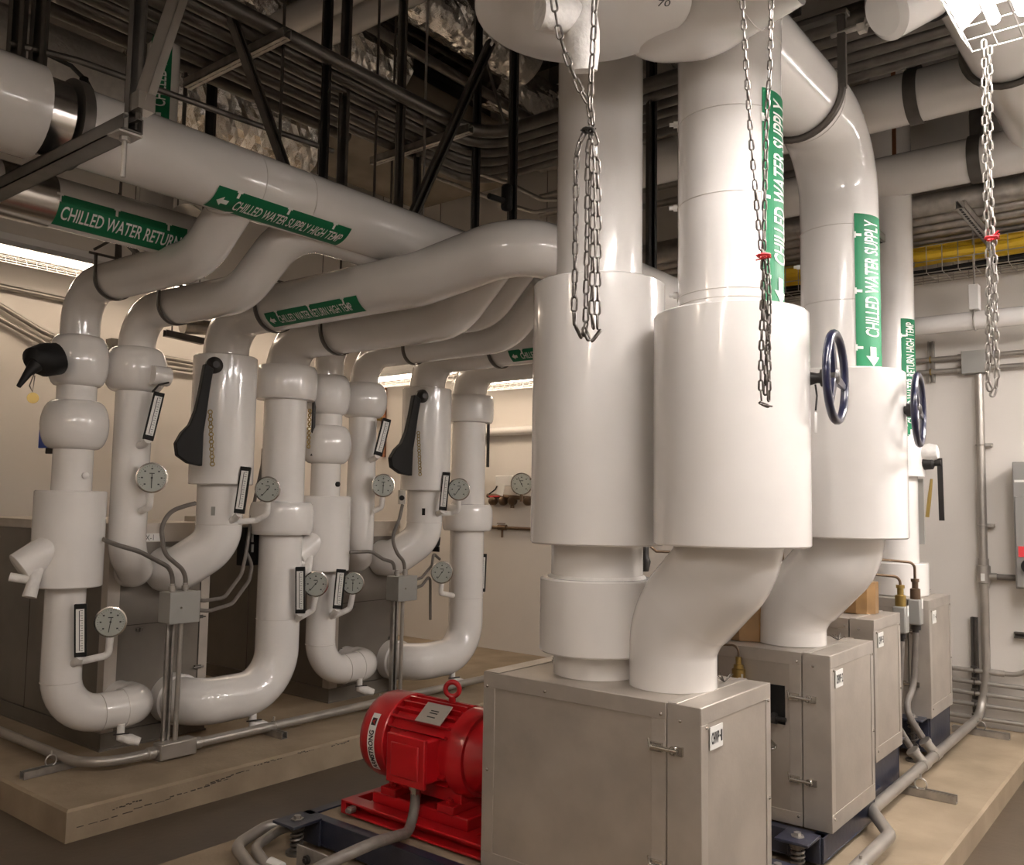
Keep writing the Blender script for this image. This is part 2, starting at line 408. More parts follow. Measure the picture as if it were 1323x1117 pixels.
# blue inertia bases under the pumps
def inertia_base(x0, x1, y0, y1, z0, z1, label):
    t = thing('inertia_base', label, 'inertia base', ((x0+x1)/2, (y0+y1)/2, z0))
    obj('concrete_fill', MB().box((x0+.03, y0+.03, z0+.01), (x1-.03, y1-.03, z1-.008)), 'concrete', t, flat=True)
    for a, b, o in (((x0, y0), (x0, y1), (-1, 0, 0)), ((x1, y0), (x1, y1), (1, 0, 0)), ((x0, y0), (x1, y0), (0, -1, 0)), ((x0, y1), (x1, y1), (0, 1, 0))):
        h = z1-z0; o = V(o); c = V(((a[0]+b[0])/2, (a[1]+b[1])/2, (z0+z1)/2)); u = V((b[0]-a[0], b[1]-a[1], 0)); L = u.length/2; u.normalize()
        mb = MB().obox(c-o*.006, u*L, o*.004, V((0, 0, h/2))).obox(c-o*.028+V((0, 0, h/2-.004)), u*L, o*.025, V((0, 0, .004))).obox(c-o*.02+V((0, 0, -h/2+.004)), u*L, o*.02, V((0, 0, .004)))
        obj('channel', mb, 'blue_base', t, bev=.002)
    for (x, y, ox, oy) in ((x0, y0, -1, 0), (x0, y1, -1, 0), (x1, y0, 1, 0), (x1, y1, 1, 0)):
        yy = y+(.08 if y == y0 else -.08); xx = x+ox*.075
        mb = MB().box((min(x, x+ox*.15), yy-.07, z1-.002), (max(x, x+ox*.15), yy+.07, z1+.010)).box((min(x, x+ox*.012), yy-.07, z0), (max(x, x+ox*.012), yy+.07, z1))
        k = obj('bracket', mb, 'blue_base', t, bev=.003)
        obj('bolt', MB().lathe((xx, yy, z1+.010), (0, 0, 1), [(0, .028), (.004, .028), (.004, .016), (.016, .016)], 6), 'galv', k)
        mb = MB().tube([(xx+.024*math.cos(a*.5), yy+.024*math.sin(a*.5), PPZ+.012+(z1-PPZ-.04)*a/60) for a in range(61)], .006, 6)
        mb.lathe((xx, yy, PPZ), (0, 0, 1), [(0, .045), (.012, .045), (.012, .012), (z1-PPZ-.03, .012), (z1-PPZ-.03, .033), (z1-PPZ, .033)], 16)
        obj('spring', mb, 'galv_dark', k)
    return t
inertia_base(2.53, 3.23, 1.25, 3.16, .145, .25, 'blue steel inertia base with concrete fill under the red motor')
inertia_base(3.74, 4.44, 1.31, 3.0, .145, .25, 'blue steel inertia base under pump box CHWP-2')
IB3 = inertia_base(4.66, 5.09, 1.372, 2.8, .165, .345, 'blue steel inertia base under the third pump box')
inertia_base(5.76, 6.25, 1.372, 2.8, .165, .365, 'blue steel inertia base under the last pump box by the wall')
# a wedge of sheet closing the post beside the third base
tag(obj('support_post', MB().box((5.11, 1.40, PPZ), (5.15, 1.47, .42)), 'sheet'), 'short galvanised post beside the blue base of the third pump box', 'post')

# ================================================================== vertical pump risers
def riser(name, label, x, y, loc_z, cat='insulated pipe'):
    return thing(name, label, cat, (x, y, loc_z))
X1, X2 = 2.87, 4.05
LID1, LID2 = .966, .982
# pump 1 suction riser with collar and tall jacket
rA = riser('insulated_riser', 'white riser with tall jacket above a short collar, left side of box CHWP-1', X1, 1.86, LID1)
ya, yat = 1.86, 1.855
obj('pipe_foot', MB().lathe((X1, ya, LID1), (0, 0, 1), [(0, .162), (.14, .162)], 40), 'pvc', rA)
obj('pipe_neck', MB().lathe((X1, ya, 1.30), (0, 0, 1), [(0, .175), (.2, .175)], 40), 'pvc', rA)
obj('pipe_run', MB().lathe((X1, ya, 2.3), (0, 0, 1), [(0, .168), (2.3, .168)], 40), 'pvc', rA)
obj('collar', MB().lathe((X1, ya, 1.05), (0, 0, 1), jacket(0, .275, .217, .16), 40), 'pvc', rA)
obj('collar_tape', MB().lathe((X1, ya, 1.325), (0, 0, 1), [(-.004, .19), (.004, .186), (.01, .18), (.012, .174)], 40, caps=False), 'cloth_wrap', rA)
obj('valve_jacket', MB().lathe((X1, ya-.0, 1.452), (0, 0, 1), jacket(0, 1.0, .256, .17), 48), 'pvc', rA)
obj('jacket_lip', MB().box((X1+.19, ya-.17, 1.452), (X1+.235, ya-.12, 1.475)), 'pvc', rA)
# pump 1 discharge riser: offset pipe, tall jacket, riser to the header
rB = riser('insulated_riser', 'white insulated riser rising from an S shaped offset on the right of box CHWP-1', X1, 1.535, LID1)
yb, yt = 1.535, 1.312
pts = fillet([(X1, yb, LID1), (X1, yb, 1.17), (X1, yt, 1.42), (X1, yt, 1.62)], .26, 12)
n = len(pts)
obj('offset_pipe', MB().tube(pts, [.155+.024*min(1, max(0, (i-2)/(n*.5))) for i in range(n)], 48), 'pvc', rB)
obj('valve_jacket', MB().lathe((X1, yt, 1.468), (0, 0, 1), jacket(0, .80, .266, .178), 48), 'pvc', rB)
obj('pipe_run', MB().lathe((X1, yt, 2.2), (0, 0, 1), [(0, .181), (1.03, .181), (1.03, .184), (1.3, .184)], 48), 'pvc', rB)
for z in (2.30, 2.33, 2.66, 2.96): seam_ring(rB, (X1, yt, z), (0, 0, 1), .1815)
for z, px in ((2.35, 1), (2.67, 1), (2.98, 1)):
    nrm = cam_normal((X1, yt, z), (0, 0, 1), -88)
    obj('vent_plug', MB().lathe(V((X1, yt, z))+nrm*.176, nrm, [(0, .012), (.02, .012), (.02, .007), (.035, .007)], 10), 'white', rB)
marker(rB, (X1, yt, 2.645), (0, 0, 1), cam_normal((X1, yt, 2.6), (0, 0, 1), 66), .181, .76, .19, 'CHILLED WATER SUPPLY', .135, xs=.58)
# pump 2 discharge riser
rC = riser('insulated_riser', 'white riser second from the front, with green supply marker, on box CHWP-2', X2, 1.55, LID2)
pts = fillet([(X2, 1.55, LID2), (X2, 1.55, 1.14), (X2, 1.312, 1.40), (X2, 1.312, 1.62)], .26, 12); n = len(pts)
obj('offset_pipe', MB().tube(pts, [.150+.026*min(1, max(0, (i-2)/(n*.5))) for i in range(n)], 44), 'pvc', rC)
obj('valve_jacket', MB().lathe((X2, 1.312, 1.472), (0, 0, 1), jacket(0, .735, .272, .17), 48), 'pvc', rC)
ZH = 3.33
hp = fillet([(X2, 1.312, 2.1), (X2, 1.312, ZH), (X1-.0, 1.312, ZH)], .34, 14)
obj('pipe_run', MB().tube(hp, .172, 44), 'pvc', rC)
for z in (2.52, 2.86): seam_ring(rC, (X2, 1.312, z), (0, 0, 1), .1725)
seam_ring(rC, (X2-.42, 1.312, ZH), (1, 0, 0), .1725)
for z in (2.40, 2.72):
    nrm = cam_normal((X2, 1.312, z), (0, 0, 1), -86)
    obj('vent_plug', MB().lathe(V((X2, 1.312, z))+nrm*.168, nrm, [(0, .011), (.02, .011), (.02, .007), (.032, .007)], 10), 'white', rC)
marker(rC, (X2, 1.312, 2.555), (0, 0, 1), cam_normal((X2, 1.312, 2.5), (0, 0, 1), 50), .172, .70, .175, 'CHILLED WATER SUPPLY', .125, xs=.58)
# strap hanger over the header by the second riser
st = thing('pipe_hanger', 'dark clevis hanger looped under the white header at the top right', 'hanger', (X2-.52, 1.312, ZH-.18))
hx = X2-.50
obj('band', MB().tube([(hx, 1.312+.185*math.cos(a), ZH+.185*math.sin(a)) for a in [PI+(PI*i/20) for i in range(21)]]+[(hx, 1.312+.2, ZH+.1), (hx, 1.312+.2, ZH+.3)], .016, 8), 'strut', st)
obj('yoke', MB().beam((hx, 1.10, ZH+.30), (hx, 1.53, ZH+.30), .05, .02).beam((hx, 1.127, ZH-.02), (hx, 1.127, ZH+.31), .035, .02), 'strut', st, bev=.003)
obj('bolt', MB().cyl((hx, 1.0, ZH+.22), (hx, 1.17, ZH+.22), .012, 8).lathe((hx, 1.06, ZH+.22), (0, -1, 0), [(0, .03), (.03, .03)], 6), 'galv', st)
obj('strut', MB().channel((hx-.06, 1.30, ZH+.33), (hx+.02, 1.30, ZH+1.6), .041, .041, openv=(0, -1, 0)), 'galv_dark', st)
# pump 2 suction riser: amber uninsulated length under white pipe, and the same on pump 3
def amber_riser(x, y, z, lab, r, za):
    t = riser('insulated_riser', lab, x, y, z)
    pts = [(r*math.cos(2*PI*i/10+.2), r*math.sin(2*PI*i/10+.2)) for i in range(10)]
    obj('bare_insulation', MB().lathe((x, y, z), (0, 0, 1), [(0, r), (za*.5, r*1.01), (za, r)], 11), 'amber', t, flat=True, label='bare amber insulation')
    obj('pipe_run', MB().lathe((x, y, z+za-.02), (0, 0, 1), [(0, r*.72), (2.6, r*.72)], 32), 'pvc', t)
    return t
rE = amber_riser(4.06, 1.77, LID2, 'white riser with a bare amber collar standing on box CHWP-2 behind the S offset', .152, .205)
obj('red_print', MB().obox((4.10, 1.619, LID2+.075), (.022, .004, 0), (.0002, -.001, 0), (0, 0, .05)), 'red_tag', rE, label='red print')
amber_riser(4.93, 1.52, 1.048, 'white riser with a bare amber collar standing on the third pump box', .098, .165)
# pump 4 riser
x4, y4 = 6.0, 1.60
rD = riser('insulated_riser', 'slim white insulated riser on the last pump box, with green return marker', x4, y4, 1.062)
obj('collar', MB().lathe((x4, y4, 1.062), (0, 0, 1), jacket(0, .205, .178, .12), 40), 'pvc', rD)
obj('pipe_run', MB().lathe((x4, y4, 1.2), (0, 0, 1), [(0, .125), (3.3, .125)], 36), 'pvc', rD)
obj('valve_jacket', MB().lathe((x4, y4, 1.81), (0, 0, 1), [(0, .13), (0, .17), (.19, .17), (.24, .13), (.28, .125)], 36), 'pvc', rD)
marker(rD, (x4, y4, 2.42), (0, 0, 1), cam_normal((x4, y4, 2.3), (0, 0, 1), 48), .125, .8, .13, 'CHILLED WATER RETURN HIGH TEMP', .1, xs=.5)
hb = atx(1203, 598, 6.0)
obj('wrapped_hub', MB().lathe(hb+V((0, .06, .06)), (0, -1, .1), [(0, .05), (.06, .06), (.1, .045)], 14), 'cloth_wrap', rD)
obj('valve_lever', MB().lathe(hb+V((0, .06, 0)), (0, -1, 0), [(0, .045), (.07, .04), (.08, .02), (.12, .02)], 14).beam(hb+V((0, -.05, .03)), hb+V((0, -.055, -.36)), .03, .012, (1, 0, 0)), 'black_steel', rD)
obj('lever_grip', MB().tube([hb+V((0, .0, -.1)), hb+V((0, .012, -.2)), hb+V((0, .03, -.34))], [.008, .012, .012], 8), 'brass', rD)
obj('instrument_panel', MB().box((6.1, 1.465, 1.38), (6.11, 1.53, 1.8)), 'grey_box', rD)

# handwheels on the tall jackets
def handwheel(c, R, hub, lab, axis):
    u, n, b = basis(axis); c = V(c); t = thing('handwheel', lab, 'handwheel', c)
    obj('rim', MB().ring(c, u, R, .014, 40, 10), 'navy', t)
    for k in range(3):
        a = 2*PI*k/3+.9; d = n*math.cos(a)+b*math.sin(a); w_ = u.cross(d)
        mb = MB(); p0 = c+d*.02-u*.004; p1 = c+d*(R-.008)
        mb.add([p0+w_*.02+u*.008, p0-w_*.02+u*.008, p1-w_*.011+u*.006, p1+w_*.011+u*.006, p0+w_*.02-u*.008, p0-w_*.02-u*.008, p1-w_*.011-u*.006, p1+w_*.011-u*.006],
               [(0,1,2,3), (7,6,5,4), (0,4,5,1), (1,5,6,2), (2,6,7,3), (3,7,4,0)])
        obj('spoke', mb, 'navy', t, bev=.003)
    obj('hub', MB().lathe(c+u*.012, -u, [(0, .016), (.01, .03), (.06, .03), (.06, .02), (hub*.6, .017), (hub, .03)], 16), 'black_steel', t)
    return t
wc = aty(1080, 487, .985)
handwheel(wc, .148, .12, 'larger dark blue handwheel beside the jacket of the riser on box CHWP-1', (0.12, -1, 0))
t = thing('hanging_tag', 'thin cord with a tag under the larger blue handwheel', 'tag', wc+V((0, .07, -.03)))
obj('cord', MB().tube([wc+V((0, .07, -.02)), wc+V((.0, .065, -.06)), wc+V((0, .07, -.11))], .0035, 6), 'black_steel', t)
obj('tag', MB().obox(wc+V((0, .07, -.15)), (.012, 0, 0), (0, .001, 0), (0, 0, .035)), 'white', t)
w2 = aty(1187, 529, .985)
handwheel(w2, .150, .12, 'smaller looking dark blue handwheel farther back, by the green return marker', (0.12, -1, 0))
tag(obj('brass_disc_tag', MB().lathe(w2+V((0, .09, -.1)), (-.8, -.6, 0), [(0, .025), (.002, .025)], 18), 'brass'), 'round brass tag hanging behind the farther blue handwheel', 'tag')

# tank hanging at the top with wrapped drain, and its nozzle
tk = thing('air_separator', 'large white round tank bottom hanging at the top centre', 'tank', (2.14, 1.455, 3.1))
obj('shell', MB().lathe((2.14, 1.455, 3.1), (0, 0, 1), [(0, .318), (.006, .328), (.02, .33), (1.3, .33)], 56), 'pvc', tk)
dz = atz(745, 8, 3.1)
D0 = depth(dz)-.18
mb = MB().tube([atd(742, -12, D0+.03), atd(744, 22, D0-.02), atd(752, 44, D0-.04), atd(753, 68, D0-.04), atd(753, 92, D0-.03)], [.075, .06, .05, .047, .04], 20)
mb.tube([atd(742, 22, D0-.03), atd(720, 20, D0-.08), atd(697, 16, D0-.1)], [.05, .046, .044], 18)
obj('wrapped_drain', mb, 'cloth_wrap', tk)
flat_text('70', .05, 'lettering', 'ink', tk, atz(858, 4, 3.0985), (0.62, -.78, 0), (0, 0, -1), xs=.8)
# elbow pipe crossing in front of the top of the riser
t = thing('insulated_elbow', 'fat white elbow under the tank, crossing the top of the front riser', 'insulated pipe', (2.5, 1.5, 3.3))
q0 = atd(838, 15, 2.95); q1 = atd(905, 8, 2.86); q2 = atd(1010, -60, 2.70)
obj('pipe_run', MB().tube(fillet([q0+V((.1, .05, .35)), q0, q1, q2], .16, 10), .165, 40), 'pvc', t)
obj('seam', MB().ring((q1+q2)/2, (q2-q1), .1655, .0022, 36, 6), 'seam', t)

# ================================================================== red motor
mz, mx = .565, 2.87
mt = thing('electric_motor', 'red electric motor with terminal box on a red base beside box CHWP-1', 'motor', (mx, 2.7, .25))
R = .178
def my(y): return (mx, y, mz)
obj('motor_body', MB().lathe(my(2.43), (0, 1, 0), [(0, .08), (.0, .165), (.05, .182), (.075, .182), (.08, R*.9), (.40, R*.9), (.42, R*.9)], 40), 'red', mt)
for i in range(26):
    a = 2*PI*i/26
    d = V((math.cos(a), 0, math.sin(a))); tt = V((-math.sin(a), 0, math.cos(a)))
    if abs(a-PI) < .32 or abs(a-1.5*PI) < .35: continue
    obj('cooling_fin', MB().obox(V(my(2.69))+d*(R*.9+.008), (0, .165, 0), d*.014, tt*.0045), 'red', mt, flat=True)
obj('fan_cover', MB().lathe(my(2.86), (0, 1, 0), [(0, .182), (.005, .186), (.12, .186), (.15, .178), (.172, .155), (.18, .10), (.18, .04)], 40), 'red', mt)
mb = MB()
for r in (.05, .075, .10, .125): mb.ring(my(3.041), (0, 1, 0), r, .002, 28, 5)
obj('fan_grille', mb, 'black_steel', mt)
obj('coupling_guard', MB().lathe(my(2.20), (0, 1, 0), [(0, .11), (.15, .11), (.2, .14), (.23, .15)], 28), 'red', mt)
obj('guard_slot', MB().box((mx-.117, 2.27, mz-.04), (mx-.10, 2.30, mz+.04)).box((mx-.117, 2.33, mz-.04), (mx-.10, 2.345, mz+.04)), 'black', mt, stuff=True)
obj('terminal_box', MB().box((mx-.235, 2.56, mz-.10), (mx-.12, 2.745, mz+.075)), 'red', mt, bev=.01)
obj('terminal_lid', MB().box((mx-.255, 2.545, mz-.11), (mx-.237, 2.76, mz+.085)).box((mx-.262, 2.575, mz-.08), (mx-.254, 2.73, mz+.055)), 'red', mt, bev=.006)
d = V((-.62, 0, .785)); tt = V((.785, 0, .62))
pc = V(my(2.62))+d*(R+.022)
p = obj('rating_plate', MB().obox(pc, (0, .07, 0), tt*.05, d*.0025), 'plate_metal', mt, label='bare metal rating plate')
mb = MB()
for k in (-.02, .0, .012): mb.obox(pc+d*.003+tt*k, (0, .022, 0), tt*.002, d*.0006)
obj('engraving', mb, 'ink', p, flat=True)
# curved sticker on the fan cover
def around(bm, name, m, parent, y0, Rr, a0):               # text running around the motor: x -> angle, y -> axial
    for v in bm.verts:
        a = a0-v.co.x/Rr; v.co = V((mx+Rr*math.cos(a), y0+v.co.y, mz+Rr*math.sin(a)))
    me = bpy.data.meshes.new(name); bm.to_mesh(me); bm.free(); me.materials.append(M[m])
    o = bpy.data.objects.new(name, me); C.objects.link(o); put(o, parent); return o
A0 = PI*1.0-.02
bm = bm_rect(-.135, .12, -.022, .022, 24, 1)
lb = around(bm, 'sticker', 'label_white', mt, 2.93, .1878, A0); lb['label'] = 'white sticker with black lettering'
bm = text_geo('ARMSTRONG', .038, .72, .0012, 'LEFT'); xs_ = [v.co.x for v in bm.verts]
k = .175/max(xs_); bmesh.ops.scale(bm, vec=(k, 1, 1), verts=bm.verts); bmesh.ops.translate(bm, vec=(-.128, -.014, 0), verts=bm.verts)
around(bm, 'lettering', 'ink', lb, 2.93, .1890, A0).matrix_parent_inverse = Matrix.Identity(4)
bm = bm_rect(.068, .1, -.014, .014, 4, 1); around(bm, 'emblem', 'ink', lb, 2.93, .1889, A0).matrix_parent_inverse = Matrix.Identity(4)
bm = bm_poly([(.070, -.012), (.084, .011), (.098, -.012), (.084, -.003)]); around(bm, 'emblem', 'red', lb, 2.93, .1893, A0).matrix_parent_inverse = Matrix.Identity(4)
e = V(my(2.63))+V((0, 0, R+.005))
obj('lifting_eye', MB().cyl(e, e+V((0, 0, .025)), .016, 12).ring(e+V((0, 0, .055)), (-.8, -.55, 0), .03, .011, 24, 10), 'red', mt)
obj('feet', MB().box((mx-.16, 2.47, .352), (mx+.16, 2.56, .385)).box((mx-.16, 2.80, .352), (mx+.16, 2.89, .385)).box((mx-.11, 2.47, .38), (mx+.11, 2.89, .46)), 'red', mt, bev=.004)
mb = MB()
for (px, py) in ((mx-.13, 2.515), (mx-.13, 2.845), (mx+.13, 2.515), (mx+.13, 2.845)): mb.lathe((px, py, .385), (0, 0, 1), [(0, .016), (.012, .016), (.012, .008), (.02, .008)], 6)
obj('foot_bolts', mb, 'red', mt, stuff=True)
mb = MB().box((mx-.15, 2.40, .30), (mx+.15, 2.95, .352))
obj('riser_block', mb, 'red', mt, bev=.006)
for s in (-1, 1):
    x = mx+s*.195
    mb = MB().box((x-.035, 2.19, .252), (x+.035, 3.06, .262)).box((x-s*.03, 2.19, .262), (x-s*.022, 3.06, .30)).box((x-.035, 2.19, .30), (x+.035, 3.06, .31))
    obj('base_rail', mb, 'red', mt, bev=.003)
for lo, hi in (((mx-.23, 3.03, .252), (mx+.23, 3.06, .309)), ((mx-.19, 2.35, .285), (mx+.19, 2.40, .305)), ((mx-.19, 2.90, .285), (mx+.19, 2.96, .305))): obj('cross_member', MB().box(lo, hi), 'red', mt, bev=.003)
obj('bolt', MB().lathe((mx-.216, 2.99, .282), (-1, 0, 0), [(0, .016), (.03, .016), (.03, .01), (.042, .01)], 8), 'galv', mt)
# flexible conduit from the terminal box to the floor
mt.location.y -= .04
g0 = V((mx-.185, 2.615, mz-.105))
fc = thing('motor_conduit', 'grey flexible conduit curving from the red motor terminal box towards the floor', 'conduit', (2.45, 2.6, .12))
obj('connector', MB().lathe(g0+V((0, 0, .005)), (0, 0, -1), [(0, .022), (.02, .022), (.02, .028), (.04, .028), (.04, .022), (.06, .022)], 8), 'steel', fc)
obj('flex_hose', MB().tube(fillet([g0+V((0, 0, -.05)), g0+V((-.0, -.0, -.20)), atd(478, 1090, 3.05), atd(400, 1126, 2.93), atd(330, 1190, 2.8)], .45, 10), .021, 14), 'flex', fc)

# conduits looping at the end of the near inertia base
for k, (dx, r) in enumerate(((0, .024), (.05, .021))):
    pts = [atz(398+8*k, 1060+2*k, .21), atz(345+18*k, 1066+4*k, .20), atz(304+24*k, 1092+2*k, .18), atz(325+22*k, 1122, .165), atz(400+30*k, 1150, .15)]
    o = obj('looping_conduit', MB().tube(fillet(pts, .09, 8), r, 14), 'conduit')
    tag(o, ('outer of the two grey conduits looping round the corner of the blue motor base', 'inner of the two grey conduits looping round the corner of the blue motor base')[k], 'conduit')
obj('white_tape', MB().cyl(atz(349, 1114, .178), atz(364, 1121, .174), .0225, 14), 'label_white', o)
t = thing('bonding_plate', 'grey metal plate with a bolt at the foot of the frame, by the looping conduits', 'plate', atz(410, 1110, .15))
p = atz(405, 1112, .19)
obj('plate', MB().obox(p, (.004, 0, 0), (0, .10, 0), (0, 0, .04)), 'galv', t)
obj('bolt', MB().lathe(p+V((-.004, .03, .0)), (-1, 0, 0), [(0, .018), (.012, .018), (.012, .01), (.02, .01)], 8), 'black_steel', t)

# ================================================================== heat exchangers
YF = 5.04
def hx(x0, x1, lab, plate, y1=7.0):
    z0, z1 = .15, 1.45
    t = thing('heat_exchanger', lab, 'heat exchanger', ((x0+x1)/2, (YF+y1)/2, z0))
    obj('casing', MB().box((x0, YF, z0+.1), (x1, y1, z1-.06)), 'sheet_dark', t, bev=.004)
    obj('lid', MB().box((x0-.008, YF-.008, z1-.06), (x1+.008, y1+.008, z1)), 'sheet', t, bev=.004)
    obj('base_channel', MB().box((x0-.01, YF-.01, z0), (x1+.01, y1, z0+.012)).box((x0-.004, YF-.004, z0), (x1+.004, y1, z0+.1)).box((x0-.01, YF-.01, z0+.09), (x1+.01, y1, z0+.1)), 'sheet_dark', t)
    def strip(lo, hi): return obj('edge_trim', MB().box(lo, hi), 'sheet', t, bev=.0015)
    e = .004
    strip((x0-e, YF-e, z0+.1), (x0+.07, YF, z1-.06)); strip((x1-.06, YF-e, z0+.1), (x1, YF, z1-.06))
    strip((x0-e, YF, z0+.1), (x0, YF+.07, z1-.06))
    obj('panel_seam', MB().box((x0+.07, YF-.0015, .848), (x1-.06, YF+.001, .852)).box((x1-.066, YF-.003, z0+.1), (x1-.062, YF+.001, z1-.06)).box((x0-.002, YF+1.0, z0+.1), (x0+.001, YF+1.004, z1-.06)), 'crack', t, flat=True, stuff=True)
    for z in (.55, .86, 1.12):
        obj('latch', MB().box((x1-.085, YF-.016, z-.01), (x1-.045, YF, z+.012)).cyl((x1-.1, YF-.018, z), (x1-.03, YF-.018, z), .005, 8), 'galv_dark', t)
    for (x, z) in ((x0+.18, 1.1), (x0+.2, .82), (x0+.12, .52), (x0+.14, 1.12)):
        obj('catch', MB().box((x-.02, YF-.012, z-.008), (x+.02, YF, z+.008)).cyl((x, YF-.016, z-.012), (x, YF-.016, z+.012), .005, 6), 'galv_dark', t)
    px = x0+.22
    p = obj('name_strip', MB().box((px-.1, YF-.012, z1-.115), (x1-.06, YF-.008, z1-.055)), 'sheet', t)
    q = obj('name_plate', MB().box((px-.08, YF-.0145, z1-.11), (px+.09, YF-.012, z1-.062)), 'label_white', t, label='white name plate')
    flat_text(plate, .05, 'lettering', 'ink', q, (px, YF-.0152, z1-.087), (1, 0, 0), (0, -1, 0), xs=.8)
    return t
DX, DH = 1.675, 1.665
hx(2.595, 3.255, 'dark metal heat exchanger cabinet on the far left with plate HX-1', 'HX-1')
hx(2.595+DH, 3.255+DH, 'dark metal heat exchanger cabinet farther right behind the second group of pipes', 'HX-2')

YP, KP = 4.78, 1.028
def Z(v): return 1.6+(v-1.6)*KP
def bulge_o(parent, x, y, z0, z1, r, R_, k=.35): return obj('fitting_cover', MB().lathe((x, y, 0), (0, 0, 1), bulge(z0, z1, r, R_, k), 36, caps=False), 'pvc', parent)
def wrapped_drain(parent, p, d, s=1.):
    p = V(p); d = V(d).normalized()
    obj('wrapped_drain', MB().tube([p+V((0, 0, .05*s)), p-V((0, 0, .02*s)), p+d*.05*s-V((0, 0, .035*s)), p+d*.1*s-V((0, 0, .05*s))], [.02*s, .026*s, .03*s, .022*s], 12), 'cloth_wrap', parent)
    obj('drain_lever', MB().beam(p-d*.05*s+V((0, -.03*s, 0)), p+d*.03*s+V((0, -.03*s, .005)), .008*s, .006*s), 'black_steel', parent)
def clevis(lab, c, axis, R_, up_h=.35):
    c = V(c); t = thing('pipe_hanger', lab, 'hanger', c-V((0, 0, R_)))
    u, n, b = basis(axis)
    side = V((0, 0, 1)).cross(u).normalized()
    arc = [c+(side*math.cos(a)+V((0, 0, 1))*math.sin(a))*(R_+.006) for a in [PI+PI*i/20 for i in range(21)]]
    arc = [arc[0]+V((0, 0, R_*1.15))]+arc+[arc[-1]+V((0, 0, R_*1.15))]
    mb = MB()
    vs = []; fs = []
    for i, p in enumerate(arc):
        for q in (-.016, .016): vs.append(p+u*q)
    for i in range(len(arc)-1): fs.append((2*i, 2*i+1, 2*i+3, 2*i+2))
    mb.add(vs, fs)
    o = obj('band', mb, 'strut', t); sm = o.modifiers.new('thickness', 'SOLIDIFY'); sm.thickness = .005; sm.offset = 0
    top = c+V((0, 0, R_*1.15))
    obj('cross_bolt', MB().cyl(top-side*(R_+.04), top+side*(R_+.04), .007, 8), 'galv_dark', t)
    obj('rod', MB().cyl(top+V((0, 0, .0)), top+V((0, 0, up_h)), .007, 8), 'strut', t)
    return t

def gauge(c, R_, nrm, lab, stem=None, needle=-90):
    c = V(c); u, _, _ = basis(nrm); rgt = V((0, 0, 1)).cross(u).normalized(); upv = u.cross(rgt)
    t = thing('pressure_gauge', lab, 'gauge', c-V((0, 0, R_)))
    obj('case', MB().lathe(c-u*.03, u, [(0, R_*.9), (.0, R_*.96), (.026, R_*.97), (.028, R_*1.04), (.038, R_*1.04), (.040, R_*.95), (.036, R_*.92)], 32), 'steel', t)
    dl = obj('dial', MB().lathe(c+u*.004, u, [(0, R_*.93), (.0025, R_*.93)], 32), 'dial', t)
    mb = MB()
    for i in range(25):
        a = math.radians(225-270*i/24); d = rgt*math.cos(a)+upv*math.sin(a); L = .1 if i % 4 == 0 else .05
        mb.obox(c+u*.0072+d*R_*(.84-L/2), d*R_*L/2, u.cross(d)*R_*.012, u*.0004)
    for i in range(7):
        a = math.radians(225-270*i/6); d = rgt*math.cos(a)+upv*math.sin(a)
        mb.obox(c+u*.0072+d*R_*.62, rgt*R_*.06, upv*R_*.045, u*.0004)
    mb.obox(c+u*.0072+upv*R_*.3, rgt*R_*.16, upv*R_*.03, u*.0004)
    obj('scale_marks', mb, 'ink', dl, flat=True)
    a = math.radians(needle); d = rgt*math.cos(a)+upv*math.sin(a)
    obj('needle', MB().obox(c+u*.009+d*R_*.2, d*R_*.5, u.cross(d)*R_*.025, u*.0006).lathe(c+u*.0075, u, [(0, R_*.07), (.004, R_*.06)], 12), 'ink', dl)
    if stem:
        obj('siphon', MB().tube(fillet([c-upv*R_*.98-u*.012]+[V(p) for p in stem], .03, 6), .019, 14), 'cloth_wrap', t)
    return t
def thermometer(a, b, nrm, lab, wd=.042, elbow=None):
    # a bottom centre, b top centre of the case
    a, b = V(a), V(b); u = (b-a).normalized(); n = V(nrm); n = (n-u*n.dot(u)).normalized(); r_ = u.cross(n); L = (b-a).length
    c = (a+b)/2
    t = thing('thermometer', lab, 'thermometer', a)
    obj('case', MB().obox(c, r_*wd/2, u*L/2, n*.012), 'black', t, bev=.003)
    s = obj('scale_plate', MB().obox(c+n*.0125, r_*wd*.34, u*L*.41, n*.001), 'label_white', t)
    mb = MB()
    for i in range(17): mb.obox(c+n*.014+u*L*(-.38+.76*i/16)+r_*wd*(.16 if i % 2 else .12), r_*wd*(.06 if i % 2 else .11), u*.0012, n*.0004)
    mb.obox(c+n*.0142-r_*wd*.06, r_*.0018, u*L*.38, n*.0006)
    obj('scale_marks', mb, 'ink', s, flat=True)
    if elbow:
        obj('well', MB().tube(fillet([a-u*.0]+[V(p) for p in elbow], .03, 6), [.02]*1 and .021, 14), 'cloth_wrap', t)
    return t
def instr(px, py, y): return aty(px, py, y)

